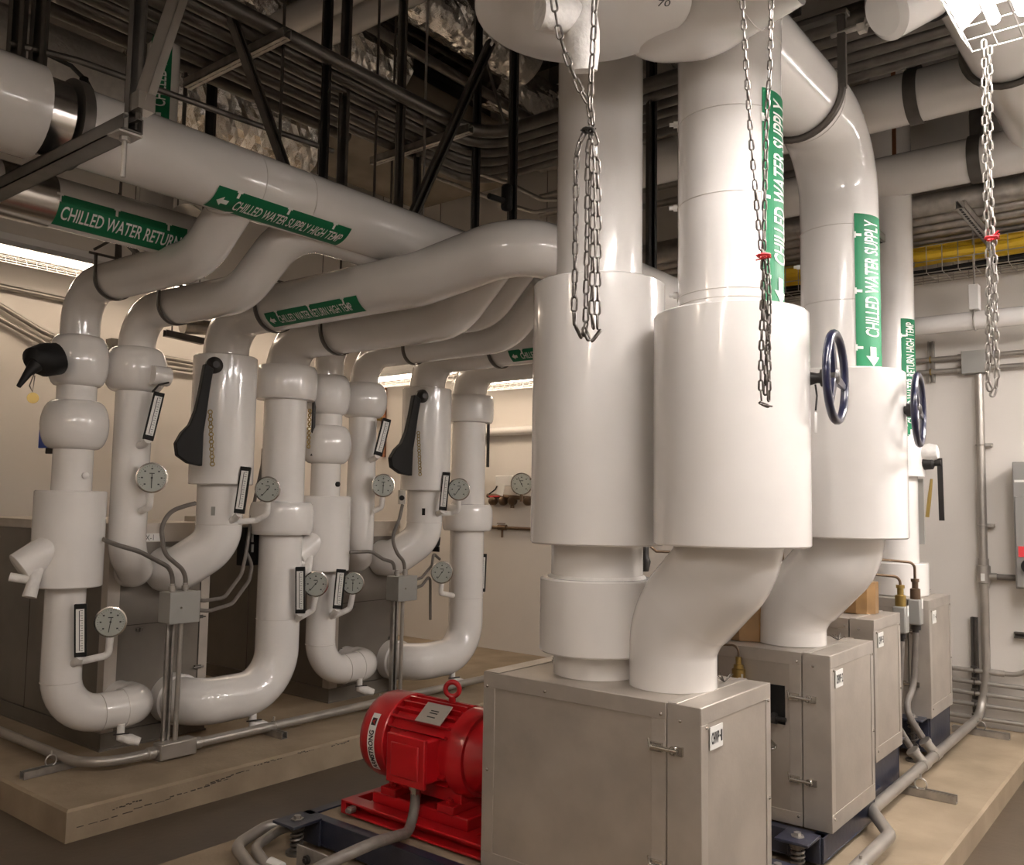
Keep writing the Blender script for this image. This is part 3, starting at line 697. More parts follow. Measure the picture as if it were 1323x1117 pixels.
def pipes_for(D, tagn):
    x1, x2, x3, x4_ = (2.17+D)*KP, (2.485+D)*KP, (3.05+D)*KP, (3.5+D)*KP
    far = D > 0
    if far: x3 += .075; x4_ += .115
    res = {}
    nm = 'second' if far else 'first'
    # ---- pipe 1
    t = thing('insulated_pipe', ('slim white pipe with two bulges and a jacket, leftmost of all, by HX-1', 'slim white pipe with two bulges and a jacket, leftmost of the farther group')[far], 'insulated pipe', (x1, YP, .37))
    zt1 = Z(2.70); r = .100
    top = [(x1, YP, Z(.47)), (x1, YP, zt1)]
    if not far: run = [(x1+.46, YF+.02, Z(.47)), (x1+.46, YP+.01, Z(.47))]+top+[(x1+.04, 3.72, zt1), (x1+.06, 3.42, 3.0)]
    else: run = [(x1+.46, YF+.02, Z(.47)), (x1+.46, YP+.01, Z(.47))]+top+[(x1-.0, 3.35, zt1), (x1-.02, 3.05, 3.0)]
    obj('pipe_run', MB().tube(fillet(run, [.13, .22, .2, .3], 10), r, 36), 'pvc', t)
    bulge_o(t, x1, YP, Z(2.175), Z(2.44), r, .152, .85); bulge_o(t, x1, YP, Z(1.845), Z(2.10), r, .169, .85)
    obj('jacket', MB().lathe((x1, YP, Z(1.14)), (0, 0, 1), jacket(0, .505, .177, .098), 40), 'pvc', t)
    obj('elbow_cover', MB().tube(fillet([(x1+.34, YP+.01, Z(.47)), (x1+.46, YP+.01, Z(.47)), (x1+.46, YP+.15, Z(.47))], .12, 8), r+.008, 30), 'pvc', t)
    seam_ring(t, (x1, YP, Z(.66)), (0, 0, 1), r); seam_ring(t, (x1+.21, YP, Z(.47)), (1, 0, 0), r)
    wrapped_drain(t, (x1+.31, YP-.06, Z(.47)-.12), (.8, -.6, 0), 1.0)
    jl = V((x1-.05, YP-.05, 1.37)); ja = V((-.78, .12, -.55)).normalized()
    obj('strainer_leg', MB().lathe(jl, ja, [(0, .085), (.24, .085), (.245, .075)], 28), 'pvc', t)
    q = jl+ja*.2+V((.0, -.05, -.07))
    obj('wrapped_valve', MB().tube([q+V((.03, .0, .05)), q+V((-.0, -.03, -.02)), q+V((-.02, -.04, -.09))], [.03, .03, .034], 14).tube([q+V((.0, -.02, -.01)), q+V((-.09, .03, .01))], .022, 12), 'cloth_wrap', t)
    obj('plug', MB().lathe((x1+.02, YP-r+.004, Z(1.71)), (0, -1, 0), [(0, .018), (.016, .018), (.022, .01)], 14), 'white' if not far else 'black', t)
    res['p1'] = t
    # ---- pipe 2
    t = thing('insulated_pipe', ('white pipe with one bulge, second from the left, curving into the top of HX-1', 'white pipe with one bulge, second of the farther group, curving into HX-2')[far], 'insulated pipe', (x2, YP, 1.1))
    zt2 = Z(2.62)
    run = [(x2+.17, YF+.02, 1.17), (x2+.15, YP+.17, 1.18), (x2, YP, 1.30), (x2, YP, zt2)]
    run += [(x2+.05, 3.85, zt2), (x2+.09, 3.5, 2.95), (x2+2.0, 3.5, 2.95)] if not far else [(x2-.02, 3.45, zt2), (x2, 3.1, 2.97)]
    obj('pipe_run', MB().tube(fillet(run, [.1, .16, .2, .3, .2][:len(run)-2], 10), r, 36), 'pvc', t)
    bulge_o(t, x2, YP, Z(2.18), Z(2.425), r, .170, .85)
    res['p2'] = t
    # ---- pipe 3
    t = thing('insulated_pipe', ('large white pipe with a tall jacket and black lever cover, in front of HX-1', 'large white pipe with tall jacket and black lever cover in the farther group')[far], 'insulated pipe', (x3, YP, 1.05))
    r3 = .137; zt3 = Z(2.70)
    if not far:
        run = [(x3-.19, YF+.02, 1.17), (x3-.18, YP+.14, 1.17), (x3, YP, 1.33), (x3, YP, zt3), (3.15, 3.12, zt3), (3.22, 2.53, 2.84), (5.3, 2.53, 2.84)]
        rad = [.12, .2, .24, .5, .24]
    else:
        run = [(x3-.19, YF+.02, 1.17), (x3-.18, YP+.14, 1.17), (x3, YP, 1.33), (x3, YP, zt3), (x3, 2.9, zt3)]
        rad = [.12, .2, .24]
    obj('pipe_run', MB().tube(fillet(run, rad, 12), r3, 40), 'pvc', t)
    obj('jacket', MB().lathe((x3, YP, Z(1.685)), (0, 0, 1), jacket(0, .79, .191, .13), 44), 'pvc', t)
    seam_ring(t, (x3, YP, Z(1.45)), (0, 0, 1), r3)
    if not far: seam_ring(t, (3.57, 2.53, 2.84), (1, 0, 0), r3)
    sn = V((-.75, -.66, 0))
    obj('sticker', MB().obox(V((x3, YP, Z(1.53)))+sn*(r3+.001), V((.66, -.75, 0))*.012, sn*.0012, (0, 0, .026)), 'grey_box' if not far else 'black', t)
    res['p3'] = t
    # ---- pipe 4
    t = thing('insulated_pipe', ('large white pipe with two collars, sweeping low into the bottom right of HX-1', 'large white pipe with two collars, sweeping low into the bottom right of HX-2')[far], 'insulated pipe', (x4_, YP, .27))
    r4 = .138; zt4 = Z(2.68 if far else 2.63)
    run = [(x4_-.57, YF+.02, Z(.42)), (x4_-.57, YP, Z(.42)), (x4_, YP, Z(.42)), (x4_, YP, zt4)]+([(x4_+.04, 3.35, zt4), (x4_+.03, 3.0, 2.98)] if not far else [(x4_, 2.95, zt4)])
    obj('pipe_run', MB().tube(fillet(run, [.15, .26, .22, .3][:len(run)-2], 12), r4, 40), 'pvc', t)
    bulge_o(t, x4_, YP, Z(2.235), Z(2.455), r4, .203, .22); bulge_o(t, x4_, YP, Z(1.38), Z(1.59), r4, .206, .24)
    obj('elbow_cover', MB().lathe((x4_-.57, YP+.16, Z(.42)), (0, 1, 0), [(0, r4), (.01, r4+.012), (.1, r4+.012)], 36, caps=False), 'pvc', t)
    seam_ring(t, (x4_, YP, Z(.86)), (0, 0, 1), r4)
    wrapped_drain(t, (x4_-.2, YP-.05, Z(.42)-.15), (.85, -.5, 0), 1.15)
    lv = V((x4_+.19, YP-.0, Z(2.30)))
    obj('valve_lever', MB().beam(lv+V((.02, -.03, -.0)), lv+V((.02, -.03, -.42)), .022, .014, (0, 1, 0)).lathe(lv+V((-.06, -.02, -.03)), (1, 0, 0), [(0, .03), (.08, .03)], 12), 'black_steel', t)
    if not far:
        mb = MB()
        for i in range(9): mb.ring(lv+V((-.03, -.05, -.12-.03*i)), (1, 0, 0) if i % 2 else (0, 1, 0), .012, .004, 10, 5)
        obj('brass_chain', mb, 'brass', t)
    res['p4'] = t
    return res
P1 = pipes_for(0, 'near'); P2 = pipes_for(DX, 'far')

# black rubber covers and levers on the valves
t = thing('valve_operator', 'black rubber covered valve handle with a round brass tag, far left', 'handle', (2.0, 4.6, 2.25))
a = aty(76, 466, 4.62); b = aty(50, 462, 4.55); c_ = aty(24, 498, 4.5)
obj('cover', MB().tube([aty(78, 462, 4.62), aty(74, 463, 4.62), aty(56, 465, 4.6), aty(45, 466, 4.58), aty(41, 470, 4.57)], [.07, .083, .085, .07, .04], 20), 'black', t)
obj('lever', MB().tube([aty(46, 472, 4.56), aty(36, 482, 4.55), aty(24, 499, 4.54)], [.036, .02, .011], 12), 'black', t)
obj('tag_chain', MB().tube([aty(44, 483, 4.55), aty(38, 498, 4.55), aty(42, 506, 4.55), aty(45, 485, 4.55)], .003, 6), 'galv_dark', t)
cc = aty(42.5, 514, 4.55)
obj('brass_tag', MB().lathe(cc, (-.4, -.9, 0), [(0, .027), (.003, .027)], 20), 'brass', t)
def lever_cover(D, lab, dx):
    x3 = (3.05+D)*KP+(.075 if D else 0)
    sc_ = depth((3.13, 4.5, 2))/depth((x3, 4.5, 2))
    base = prjpt((x3, YP-.18, Z(2.38)))
    g = lambda ox, oy, y=4.59: aty(base[0]+ox*sc_, base[1]+oy*sc_, y)
    t = thing('valve_lever', lab, 'lever', (x3-.15, 4.45, 1.8))
    obj('hub', MB().lathe(g(-38, -2, 4.65), (-.3, -1, 0), [(0, .05), (.03, .05), (.04, .035), (.06, .02)], 20), 'black_steel', t)
    outl = [(-48, -5), (-37, 2), (-42, 30), (-46, 60), (-50, 85), (-52, 128), (-70, 124), (-84, 114), (-86, 98), (-78, 84), (-68, 74), (-60, 55), (-54, 28)]
    p0 = [g(x, y, 4.56) for x, y in outl]
    obj('lever_cover', MB().prism(p0, (.01, .05, 0)), 'black', t, bev=.006)
    mb = MB()
    for i in range(15): mb.ring(g(-42+i*.2, 58+i*4.8, 4.575), (1, 0, 0) if i % 2 else (.4, 1, 0), .012, .0035, 10, 5)
    obj('brass_chain', mb, 'brass', t)
def prjpt(p):
    v = V(p)-CAM; q = v.dot(fw); return (661.5+FPX*v.dot(rt)/q, 558.5-FPX*v.dot(up)/q)
lever_cover(0, 'black lever in a flared rubber cover on the tall jacket by HX-1', 0)
lever_cover(DX, 'black lever in a flared rubber cover on the farther tall jacket', 0)
t = thing('actuator', 'blue and black actuator box behind the leftmost pipe', 'actuator', aty(65, 575, 5.0))
obj('housing', MB().box(aty(58, 586, 5.02), aty(76, 560, 4.94)), 'black_steel', t, bev=.004); obj('cover', MB().box(aty(54, 579, 5.03), aty(61, 553, 4.93)), 'blue', t, bev=.004)
obj('cable', MB().tube([aty(69, 585, 4.98), aty(70, 600, 4.98), aty(71, 612, 4.92)], .006, 8), 'black_steel', t)
t = thing('valve_stub', 'white wrapped valve stub poking out behind the second pipe', 'valve', aty(210, 484, 4.6))
obj('stub', MB().lathe(aty(196, 484, 4.6), (1, -.1, -.02), [(0, .055), (.09, .055), (.10, .05)], 20), 'pvc', t)
obj('handle', MB().tube([aty(218, 494, 4.55), aty(205, 497, 4.55), aty(197, 506, 4.55)], .006, 6), 'black_steel', t)

# gauges and thermometers on the exchanger pipes
fn = (-.55, -.83, 0); GY = .125
L_ = 'round grey gauge '
def GA(px, py, y, rpx, lab, stem, needle=-92, nrm=fn):
    c = aty(px, py, y+GY); return gauge(c, rpx*depth(c)/FPX, nrm, lab, [aty(q[0], q[1], q[2]+GY) for q in stem], needle)
GA(143, 803, 4.48, 19, L_+'low beside the leftmost pipe, over HX-1', [(140, 846, 4.5), (118, 851, 4.52), (98, 855, 4.55)], -98)
GA(196, 617, 4.46, 19, L_+'beside the second pipe from the left', [(193, 655, 4.48), (182, 660, 4.54)], -90, (-.4, -.9, 0))
GA(346, 632, 4.42, 16, L_+'between the tall jacket and the two collar pipe of HX-1', [(345, 664, 4.44), (330, 672, 4.5), (306, 674, 4.54)], -130, (-.75, -.66, 0))
GA(408, 754, 4.45, 16, L_+'low on the right of the two collar pipe by HX-1', [(404, 788, 4.48), (390, 796, 4.52), (380, 801, 4.55)], -130, (-.75, -.66, 0))
GA(456, 753, 4.45, 14, L_+'low beside the first pipe of the farther group', [(452, 786, 4.48), (444, 790, 4.5), (430, 796, 4.55)], -90, (-.72, -.69, 0))
GA(495, 627, 4.45, 14.5, L_+'beside the second pipe of the farther group', [(493, 655, 4.48), (483, 660, 4.52)], -92, (-.55, -.83, 0))
GA(593, 632, 4.42, 14, L_+'in front of the upper part of the last pipe by HX-2', [(592, 660, 4.44), (583, 663, 4.5), (568, 663, 4.55)], -125, (-.75, -.66, 0))
GA(571, 739, 4.42, 14, L_+'low in front of the last pipe by HX-2', [(569, 766, 4.44), (585, 769, 4.52)], -125, (-.75, -.66, 0))
T_ = 'narrow black framed thermometer '
def TH(p0, p1, y, lab, el=None, nrm=fn, wpx=13):
    y += GY; a = aty(*p0, y); b = aty(*p1, y)
    return thermometer(a, b, nrm, lab, wpx*depth(a)/FPX*1.12, [aty(q[0], q[1], q[2]+GY) for q in el] if el else None)
TH((104, 848), (104, 780), 4.5, T_+'upright on the lower part of the leftmost pipe', [(101, 853, 4.52), (92, 858, 4.58)])
TH((191, 568), (206, 507), 4.48, T_+'tilted beside the second pipe from the left', [(186, 574, 4.53), (178, 576, 4.57)], (-.4, -.9, 0), 12)
TH((309, 663), (318, 603), 4.44, T_+'at the foot of the tall jacket by HX-1', [(303, 670, 4.5), (294, 674, 4.55)], (-.75, -.66, 0), 12)
TH((388, 792), (388, 732), 4.46, T_+'upright low on the two collar pipe by HX-1', [(386, 798, 4.5), (382, 801, 4.56)], (-.75, -.66, 0), 11)
TH((436, 786), (441, 735), 4.46, T_+'low beside the first pipe of the farther group', [(432, 792, 4.5), (428, 796, 4.56)], (-.75, -.66, 0), 11)
TH((488, 588), (500, 541), 4.46, T_+'tilted beside the second pipe of the farther group', [(484, 592, 4.52), (478, 594, 4.56)], (-.55, -.83, 0), 10)
TH((572, 659), (577, 610), 4.44, T_+'at the foot of the farther tall jacket', [(567, 663, 4.5), (562, 665, 4.55)], (-.78, -.62, 0), 9)
TH((622, 764), (624, 715), 4.62, T_+'on the right edge of the last pipe by HX-2', [(620, 768, 4.64), (613, 769, 4.66)], (-.8, -.6, 0), 9)

# headers overhead ------------------------------------------------------------------------------
hA = thing('insulated_header', 'large white overhead header with green supply marker, running above both pipe groups', 'insulated pipe', (3.0, 3.4, 3.03))
zA = aty(140, 178, 3.4).z; rA_ = .152
xs0 = aty(104, 160, 3.4).x
obj('pipe_run', MB().cyl((xs0-.02, 3.4, zA), (6.6, 3.4, zA), rA_, 44), 'pvc', hA)
xe0 = aty(42, 150, 3.4).x
obj('steel_band', MB().cyl((xe0-.06, 3.4, zA), (xs0-.08, 3.4, zA), rA_*.97, 44), 'steel', hA, label='shiny steel band')
obj('end_elbow', MB().tube(fillet([(xe0, 3.4, zA), (xe0-.5, 3.4, zA), (xe0-.5, 4.4, zA)], .4, 10), rA_*1.16, 40), 'pvc', hA)
for px in (320, 385): 
    x = aty(px, 230, 3.4).x; seam_ring(hA, (x, 3.4, zA), (1, 0, 0), rA_)
obj('saddle', MB().lathe((xs0-.06, 3.4, zA), (1, 0, 0), [(0, rA_+.004), (.0, rA_+.02), (.04, rA_+.02), (.04, rA_+.004)], 40), 'strut', hA)
xc = aty(374, 285, 3.4-.12).x
marker(hA, (xc, 3.4, zA), (1, 0, 0), cam_normal((xc, 3.4, zA), (1, 0, 0), 40), rA_, .74, .14, 'CHILLED WATER SUPPLY HIGH TEMP', .083, xs=.55)
# tee branches where the risers join the header
hR = thing('insulated_header', 'white overhead return header with green CHILLED WATER RETURN marker, far left', 'insulated pipe', (1.8, 3.95, 2.85))
zR = aty(150, 283, 3.95).z; rR = .112
xr1 = aty(262, 310, 3.95).x; xr0 = aty(62, 258, 3.95).x
obj('pipe_run', MB().tube(fillet([(xr0, 3.95, zR), (xr1+.05, 3.95, zR), (xr1+.3, 4.6, zR+.3)], .2), rR, 36), 'pvc', hR)
obj('steel_band', MB().cyl((xr0-.22, 3.95, zR), (xr0+.0, 3.95, zR), rR*1.05, 36), 'steel', hR)
obj('pipe_end', MB().cyl((-.8, 3.95, zR), (xr0-.2, 3.95, zR), rR*1.02, 36), 'pvc', hR)
xc = aty(147, 288, 3.86).x
marker(hR, (xc, 3.95, zR), (1, 0, 0), cam_normal((xc, 3.95, zR), (1, 0, 0), 16), rR, .70, .15, 'CHILLED WATER RETURN', .088, xs=.62)
# branch saddle under header A
obj('branch_saddle', MB().tube([(2.26, 3.46, 2.93), (2.20, 3.42, zA)], [.105, .15], 32), 'pvc', P1['p1'])
# pipe marker under the pipe 3 run and the far group runs
x3 = 3.05*KP
ax = V((.10, 3.12-4.65, 0)).normalized(); mid = V((x3+.008, 3.85, Z(2.70)))
marker(P1['p3'], mid, V((3.15, 3.12, 0))-V((x3, YP, 0)), cam_normal(mid, ax, 30), .137, .78, .105, 'CHILLED WATER RETURN HIGH TEMP', .072, xs=.5)
for k, nm_, xx, zz in (('p3', '', (3.05+DX)*KP+.075, Z(2.70)), ('p4', '', (3.5+DX)*KP+.115, Z(2.68))):
    mid = V((xx, 3.45, zz)); marker(P2[k], mid, (0, -1, 0), cam_normal(mid, (0, -1, 0), 30), .137, .85, .1, 'CHILLED WATER RETURN HIGH TEMP' if k == 'p3' else 'CHILLED WATER RETURN', .07, xs=.5)
# hangers
clevis('grey clevis hanger on the topmost bend of the leftmost pipe', (2.17*KP+.01, 4.45, Z(2.70)), (0, 1, 0), .1)
clevis('grey clevis hanger on the second pipe from the left, under the first bend', (2.485*KP+.01, 4.40, Z(2.62)), (0, 1, 0), .1)
clevis('grey clevis hanger round the large pipe at the left end of its green return marker', (3.05*KP+.005, 4.30, Z(2.70)), (0, 1, 0), .141)
clevis('grey clevis hanger on the horizontal run of the two collar pipe by HX-1', (3.5*KP, 4.27, Z(2.63)), (0, 1, 0), .141)
clevis('grey clevis hanger on the first run of the farther group', ((2.17+DX)*KP, 4.35, Z(2.70)), (0, 1, 0), .1)
clevis('grey clevis hanger on the second run of the farther group', ((2.485+DX)*KP, 4.28, Z(2.62)), (0, 1, 0), .1)
clevis('grey clevis hanger at the marker of the farther large pipe', ((3.05+DX)*KP+.075, 4.05, Z(2.70)), (0, 1, 0), .141)

# ================================================================== fluorescent fixtures
def strip_light(name, lab, c, along, L, wd=.24, guard=True, tube='tube'):
    c = V(c); u = V(along).normalized(); s = V((0, 0, 1)).cross(u)
    t = thing(name, lab, 'light fixture', c)
    obj('housing', MB().obox(c+V((0, 0, .10)), u*L/2, s*.055, V((0, 0, .03))), 'reflector', t, bev=.003)
    for q in (-1, 1):
        a = c+s*q*.05+V((0, 0, .075)); b = c+s*q*wd/2+V((0, 0, .013))
        obj('reflector', MB().add([a-u*L/2, a+u*L/2, b+u*L/2, b-u*L/2, a-u*L/2+V((0, 0, .004)), a+u*L/2+V((0, 0, .004)), b+u*L/2+V((0, 0, .004)), b-u*L/2+V((0, 0, .004))],
            [(0,1,2,3), (7,6,5,4), (0,4,5,1), (1,5,6,2), (2,6,7,3), (3,7,4,0)]), 'reflector', t)
        obj('tube', MB().cyl(c+s*q*.035+V((0, 0, .012))-u*(L/2-.02), c+s*q*.035+V((0, 0, .012))+u*(L/2-.02), .016, 10), tube, t)
    if guard:
        mb = MB(); n = int(L/.075)
        for i in range(n+1):
            p = c+u*(-L/2+L*i/n)
            mb.tube([p+s*wd*.52, p+s*wd*.40-V((0, 0, .055)), p-s*wd*.40-V((0, 0, .055)), p-s*wd*.52], .002, 4)
        for q in (-.52, -.40, -.13, .13, .40, .52):
            z = 0 if abs(q) > .5 else -.055
            mb.cyl(c-u*L/2+s*wd*q+V((0, 0, z)), c+u*L/2+s*wd*q+V((0, 0, z)), .0025, 5)
        o = obj('wire_guard', mb, 'white', t, stuff=True)
    for q in (-.35, .35): obj('suspension_rod', MB().cyl(c+u*L*q+V((0, 0, .12)), c+u*L*q+V((0, 0, ZC-c.z)), .004, 6), 'galv_dark', t)
    return t
FR = V((2.08, .395, 2.955))
strip_light('strip_light', 'bright caged strip light hanging at the top right corner, over the long chain', FR, (1, 0, 0), 1.22)
strip_light('strip_light', 'added caged fill light, unseen, continuing the right hand row first behind the viewpoint', (-.1, .395, 2.955), (1, 0, 0), 1.22)  # lamp added behind the camera to brighten the fronts of the jackets
strip_light('strip_light', 'added warm caged fill light, unseen, second behind the viewpoint in the right hand row', (-1.7, .395, 2.955), (1, 0, 0), 1.22, tube='tube_fill_warm')  # unseen lamp added farther back, weak and warm
strip_light('strip_light', 'added warm caged fill light, unseen, left of the viewpoint', (-1.0, 2.9, 3.2), (1, 0, 0), 1.22, tube='tube_fill_warm')  # invented lamp that warms and lifts the piping on the left
strip_light('strip_light', 'added caged fill light, unseen, right of the viewpoint', (3.4, -1.4, 3.2), (1, 0, 0), 1.22, tube='tube_fill_right')  # lamp added out of view to light the right wall
strip_light('strip_light', 'added caged fill light, unseen just beyond the right edge, for the back wall', (4.55, .26, 2.955), (1, 0, 0), 1.22, tube='tube_fill_right')  # unseen lamp added to brighten the right end of the back wall
strip_light('strip_light', 'added caged fill light near the back wall, unseen beyond the right edge', (5.9, -.6, 3.1), (1, 0, 0), 1.22, tube='tube_fill_right')  # second unseen lamp put in for the back wall
strip_light('strip_light', 'added caged fill light near the back wall, farthest right and unseen', (5.6, -2.2, 3.1), (1, 0, 0), 1.22, tube='tube_fill_right')  # last lamp added out of view, lifts the back wall further
strip_light('strip_light', 'bright caged strip light by the left wall, under the green return marker', (3.0, 7.0, 3.42), (1, 0, 0), 1.9, .26, tube='tube_wall')
strip_light('strip_light', 'caged strip light farther along the left wall behind the piping', (5.0, 7.0, 3.42), (1, 0, 0), 1.9, .26, tube='tube_wall')
strip_light('strip_light', 'caged strip light by the back wall, right of the farther pipes', (6.4, 5.15, 2.74), (0, 1, 0), 1.22, .26, tube='tube_wall')
strip_light('strip_light', 'caged strip light by the back wall, seen between the farther pipes', (6.4, 6.5, 2.88), (0, 1, 0), 1.22, .26, tube='tube_wall')

# ================================================================== chains
LINKS = {}
def link_mesh(L, W, r, mt):
    k = (L, W, r, mt)
    if k not in LINKS:
        pts = []
        for i in range(12):
            a = 2*PI*i/12; x = math.cos(a)*(W/2-r); y = math.sin(a)*(W/2-r); y += (L/2-W/2)*(1 if y >= 0 else -1)
            pts.append((x, 0, y))
        mb = MB().tube(pts, r, 5, closed=True)
        me = bpy.data.meshes.new('link'); me.from_pydata(mb.v, [], mb.f); me.polygons.foreach_set('use_smooth', [True]*len(me.polygons)); me.materials.append(M[mt]); LINKS[k] = me
    return LINKS[k]
def chain(lab, strands, d, L, W, r, mt, group=None, tie=None, block=None):
    p0 = atd(*strands[0][0], d); t = thing('hanging_chain', lab, 'chain', p0, group)
    me = link_mesh(L, W, r, mt); pitch = L-2.2*r
    for si, s in enumerate(strands):
        P = [atd(q[0], q[1], d+(q[2] if len(q) > 2 else 0)) for q in s]
        # smooth the strand
        Q = []
        for i in range(len(P)-1):
            a = P[max(0, i-1)]; b = P[i]; c = P[i+1]; e = P[min(len(P)-1, i+2)]
            for k in range(12):
                f = k/12; Q.append(.5*((2*b)+(c-a)*f+(2*a-5*b+4*c-e)*f*f+(3*b-a-3*c+e)*f**3))
        Q.append(P[-1]); acc = 0; nxt = 0; idx = 0
        for i in range(len(Q)-1):
            sg = Q[i+1]-Q[i]; sl = sg.length
            while nxt <= acc+sl:
                p = Q[i]+sg*((nxt-acc)/sl); u = sg.normalized(); _, n, b = basis(u)
                a = (PI/4 if idx % 2 else -PI/4)+si*.5+random.uniform(-.22, .22)+.35
                x = n*math.cos(a)+b*math.sin(a); y = u.cross(x)
                o = bpy.data.objects.new('link', me); C.objects.link(o); o.parent = t; o.matrix_parent_inverse = Matrix.Translation(-p0)
                o.matrix_basis = Matrix(((x.x, y.x, u.x, p.x), (x.y, y.y, u.y, p.y), (x.z, y.z, u.z, p.z), (0, 0, 0, 1)))
                nxt += pitch; idx += 1
            acc += sl
    if tie:
        p = atd(*tie[:2], d-.015); mb = MB()
        for i in range(6):
            a = random.uniform(0, 2*PI); mb.cyl(p-V((.012*math.cos(a), .012*math.sin(a), .006)), p+V((.02*math.cos(a), .02*math.sin(a), random.uniform(-.01, .015))), .002, 5)
        obj('wire_tie', mb.ring(p+V((0, 0, .0)), (0, 0, 1), .014, .004, 14, 6), tie[2], t)
    if block:
        obj('connector', MB().obox(atd(*block, d-.01), rt*.010, (0, 0, .014), fw*.005), 'chain_bright', t, bev=.003)
    return t
chain('knotted hanging chain in front of the left tall jacket, below the white tank', [
    [(711, -30), (720, 30), (731, 70), (748, 112), (762, 140), (766, 170), (771, 200), (773, 300), (772, 400), (772, 425), (770, 434), (762, 438), (757, 430)],
    [(769, -30), (767, 40), (764, 95), (763, 130), (764, 165), (760, 205), (759, 300), (757, 400), (757, 418), (752, 434), (745, 424), (742, 410), (743, 340), (744, 260), (745, 205), (752, 178), (760, 165)],
    [(765, 195, -.02), (766, 260, -.02), (766, 340, -.02), (765, 405, -.02), (769, 432, -.02)]], 2.2, .042, .020, .0031, 'chain', tie=(760, 168, 'black_steel'), block=(766, 196))
chain('hanging chain with a red tie, in front of the right tall jacket', [
    [(958, -20), (965, 100), (972, 200), (981, 300), (986, 340), (985, 400), (983, 480), (984, 516), (988, 523)],
    [(997, -20), (995, 80), (991, 150), (989, 220), (987, 320), (988, 400), (993, 450), (993, 516), (989, 523)],
    [(991, 335), (994, 400), (990, 470), (989, 510)]], 2.2, .031, .0155, .0027, 'chain', tie=(987, 330, 'red_tag'))
chain('long hanging chain below the strip light at the top right', [
    [(1271, 58), (1272, 150), (1274, 260), (1277, 330), (1277, 420), (1276, 490), (1282, 506)],
    [(1279, 66), (1279, 150), (1280, 250), (1284, 310), (1286, 400), (1288, 485), (1283, 508)],
    [(1281, 320, .03), (1279, 400, .03), (1283, 470, .03)]], 2.36, .032, .0175, .003, 'chain_bright', tie=(1281, 307, 'red_tag'))

# ================================================================== electrical posts by the exchangers
def post_box(D, y, labb):
    x0 = 2.79+D; f = 1
    t = thing('junction_box', labb[0], 'junction box', (x0, y, .15))
    obj('post', MB().channel((x0-.02, y, .15), (x0-.02, y, 1.02), .041, .041, openv=(-.3, -1, 0)), 'galv', t)
    obj('foot_plate', MB().box((x0-.08, y-.05, .15), (x0+.05, y+.05, .157)), 'galv', t)
    obj('riser_conduit', MB().tube([(x0+.02, y-.035, .19), (x0+.025, y-.035, .93)], .014, 12), 'conduit', t)
    obj('body', MB().box((x0-.085, y-.1, .905), (x0+.095, y+.02, 1.075)), 'grey_box', t, bev=.003)
    obj('cover', MB().box((x0-.088, y-.104, .902), (x0+.098, y-.1, 1.078)), 'grey_box', t, bev=.002)
    mb = MB()
    for (dx, dy) in ((-.035, -.03), (.045, -.03)): mb.lathe((x0+dx, y+dy, 1.075), (0, 0, 1), [(0, .017), (.012, .017), (.012, .021), (.03, .021), (.03, .015), (.045, .015)], 10)
    obj('connectors', mb, 'galv', t, stuff=True)
    obj('screw', MB().lathe((x0-.02, y-.104, .99), (0, -1, 0), [(0, .006), (.004, .005)], 8), 'steel', t)
    return t
post_box(0, 4.66, ('grey junction box on a strut post in front of HX-1',))
post_box(DX+.02, 4.60, ('grey junction box on a strut post in front of HX-2',))
def flex(lab, pts, r=.0125, R_=.12):
    return tag(obj('flexible_conduit', MB().tube(fillet(pts, R_, 8), r, 12), 'flex'), lab, 'conduit')
j1 = V((2.755, 4.63, 1.12)); j2 = V((2.835, 4.63, 1.12))
flex('dark flexible conduit from the first junction box to the jacket of the leftmost pipe', [j1, j1+V((0, 0, .08)), aty(180, 712, 4.52), aty(145, 702, 4.55), aty(128, 694, 4.7)])
flex('dark flexible conduit looping from the first junction box up to the tall jacket pipe', [j2, j2+V((0, 0, .06)), aty(212, 715, 4.6), aty(208, 680, 4.6), aty(220, 660, 4.6), aty(240, 653, 4.58), aty(252, 650, 4.6)])
flex('dark flexible conduit leaving the right side of the first junction box, upper', [V((2.885, 4.62, 1.03)), aty(262, 776, 4.62), aty(290, 772, 4.66), aty(312, 742, 4.75), aty(318, 715, 4.8), aty(326, 660, 4.85), aty(339, 600, 4.9), aty(340, 580, 4.95)], .011)
flex('dark flexible conduit leaving the right side of the first junction box, lower', [V((2.885, 4.62, .965)), aty(270, 789, 4.62), aty(300, 780, 4.68), aty(322, 750, 4.75), aty(326, 730, 4.8), aty(318, 712, 4.85)], .011)
k1 = V((2.75+DX, 4.57, 1.12)); k2 = V((2.85+DX, 4.57, 1.12))
flex('dark flexible conduit arching left from the second junction box', [k1, k1+V((0, 0, .05)), aty(495, 722, 4.55), aty(480, 712, 4.55), aty(452, 713, 4.6)])
flex('dark flexible conduit rising from the second junction box to a switch', [k2, k2+V((0, 0, .05)), aty(513, 715, 4.55), aty(506, 695, 4.56), aty(516, 670, 4.58), aty(520, 652, 4.6)])
flex('dark flexible conduit looping right from the second junction box, upper', [V((2.895+DX, 4.56, 1.03)), aty(545, 746, 4.6), aty(558, 730, 4.65), aty(560, 715, 4.7), aty(568, 722, 4.75)], .011, .05)
flex('dark flexible conduit looping right from the second junction box, lower', [V((2.895+DX, 4.56, .965)), aty(545, 756, 4.6), aty(556, 742, 4.65), aty(556, 800, 4.7)], .011, .05)
t = thing('control_box', 'black control box hanging behind the two collar pipe by HX-1', 'control box', aty(318, 730, 4.98))
a = aty(305, 730, 4.98); b = aty(334, 680, 4.98)
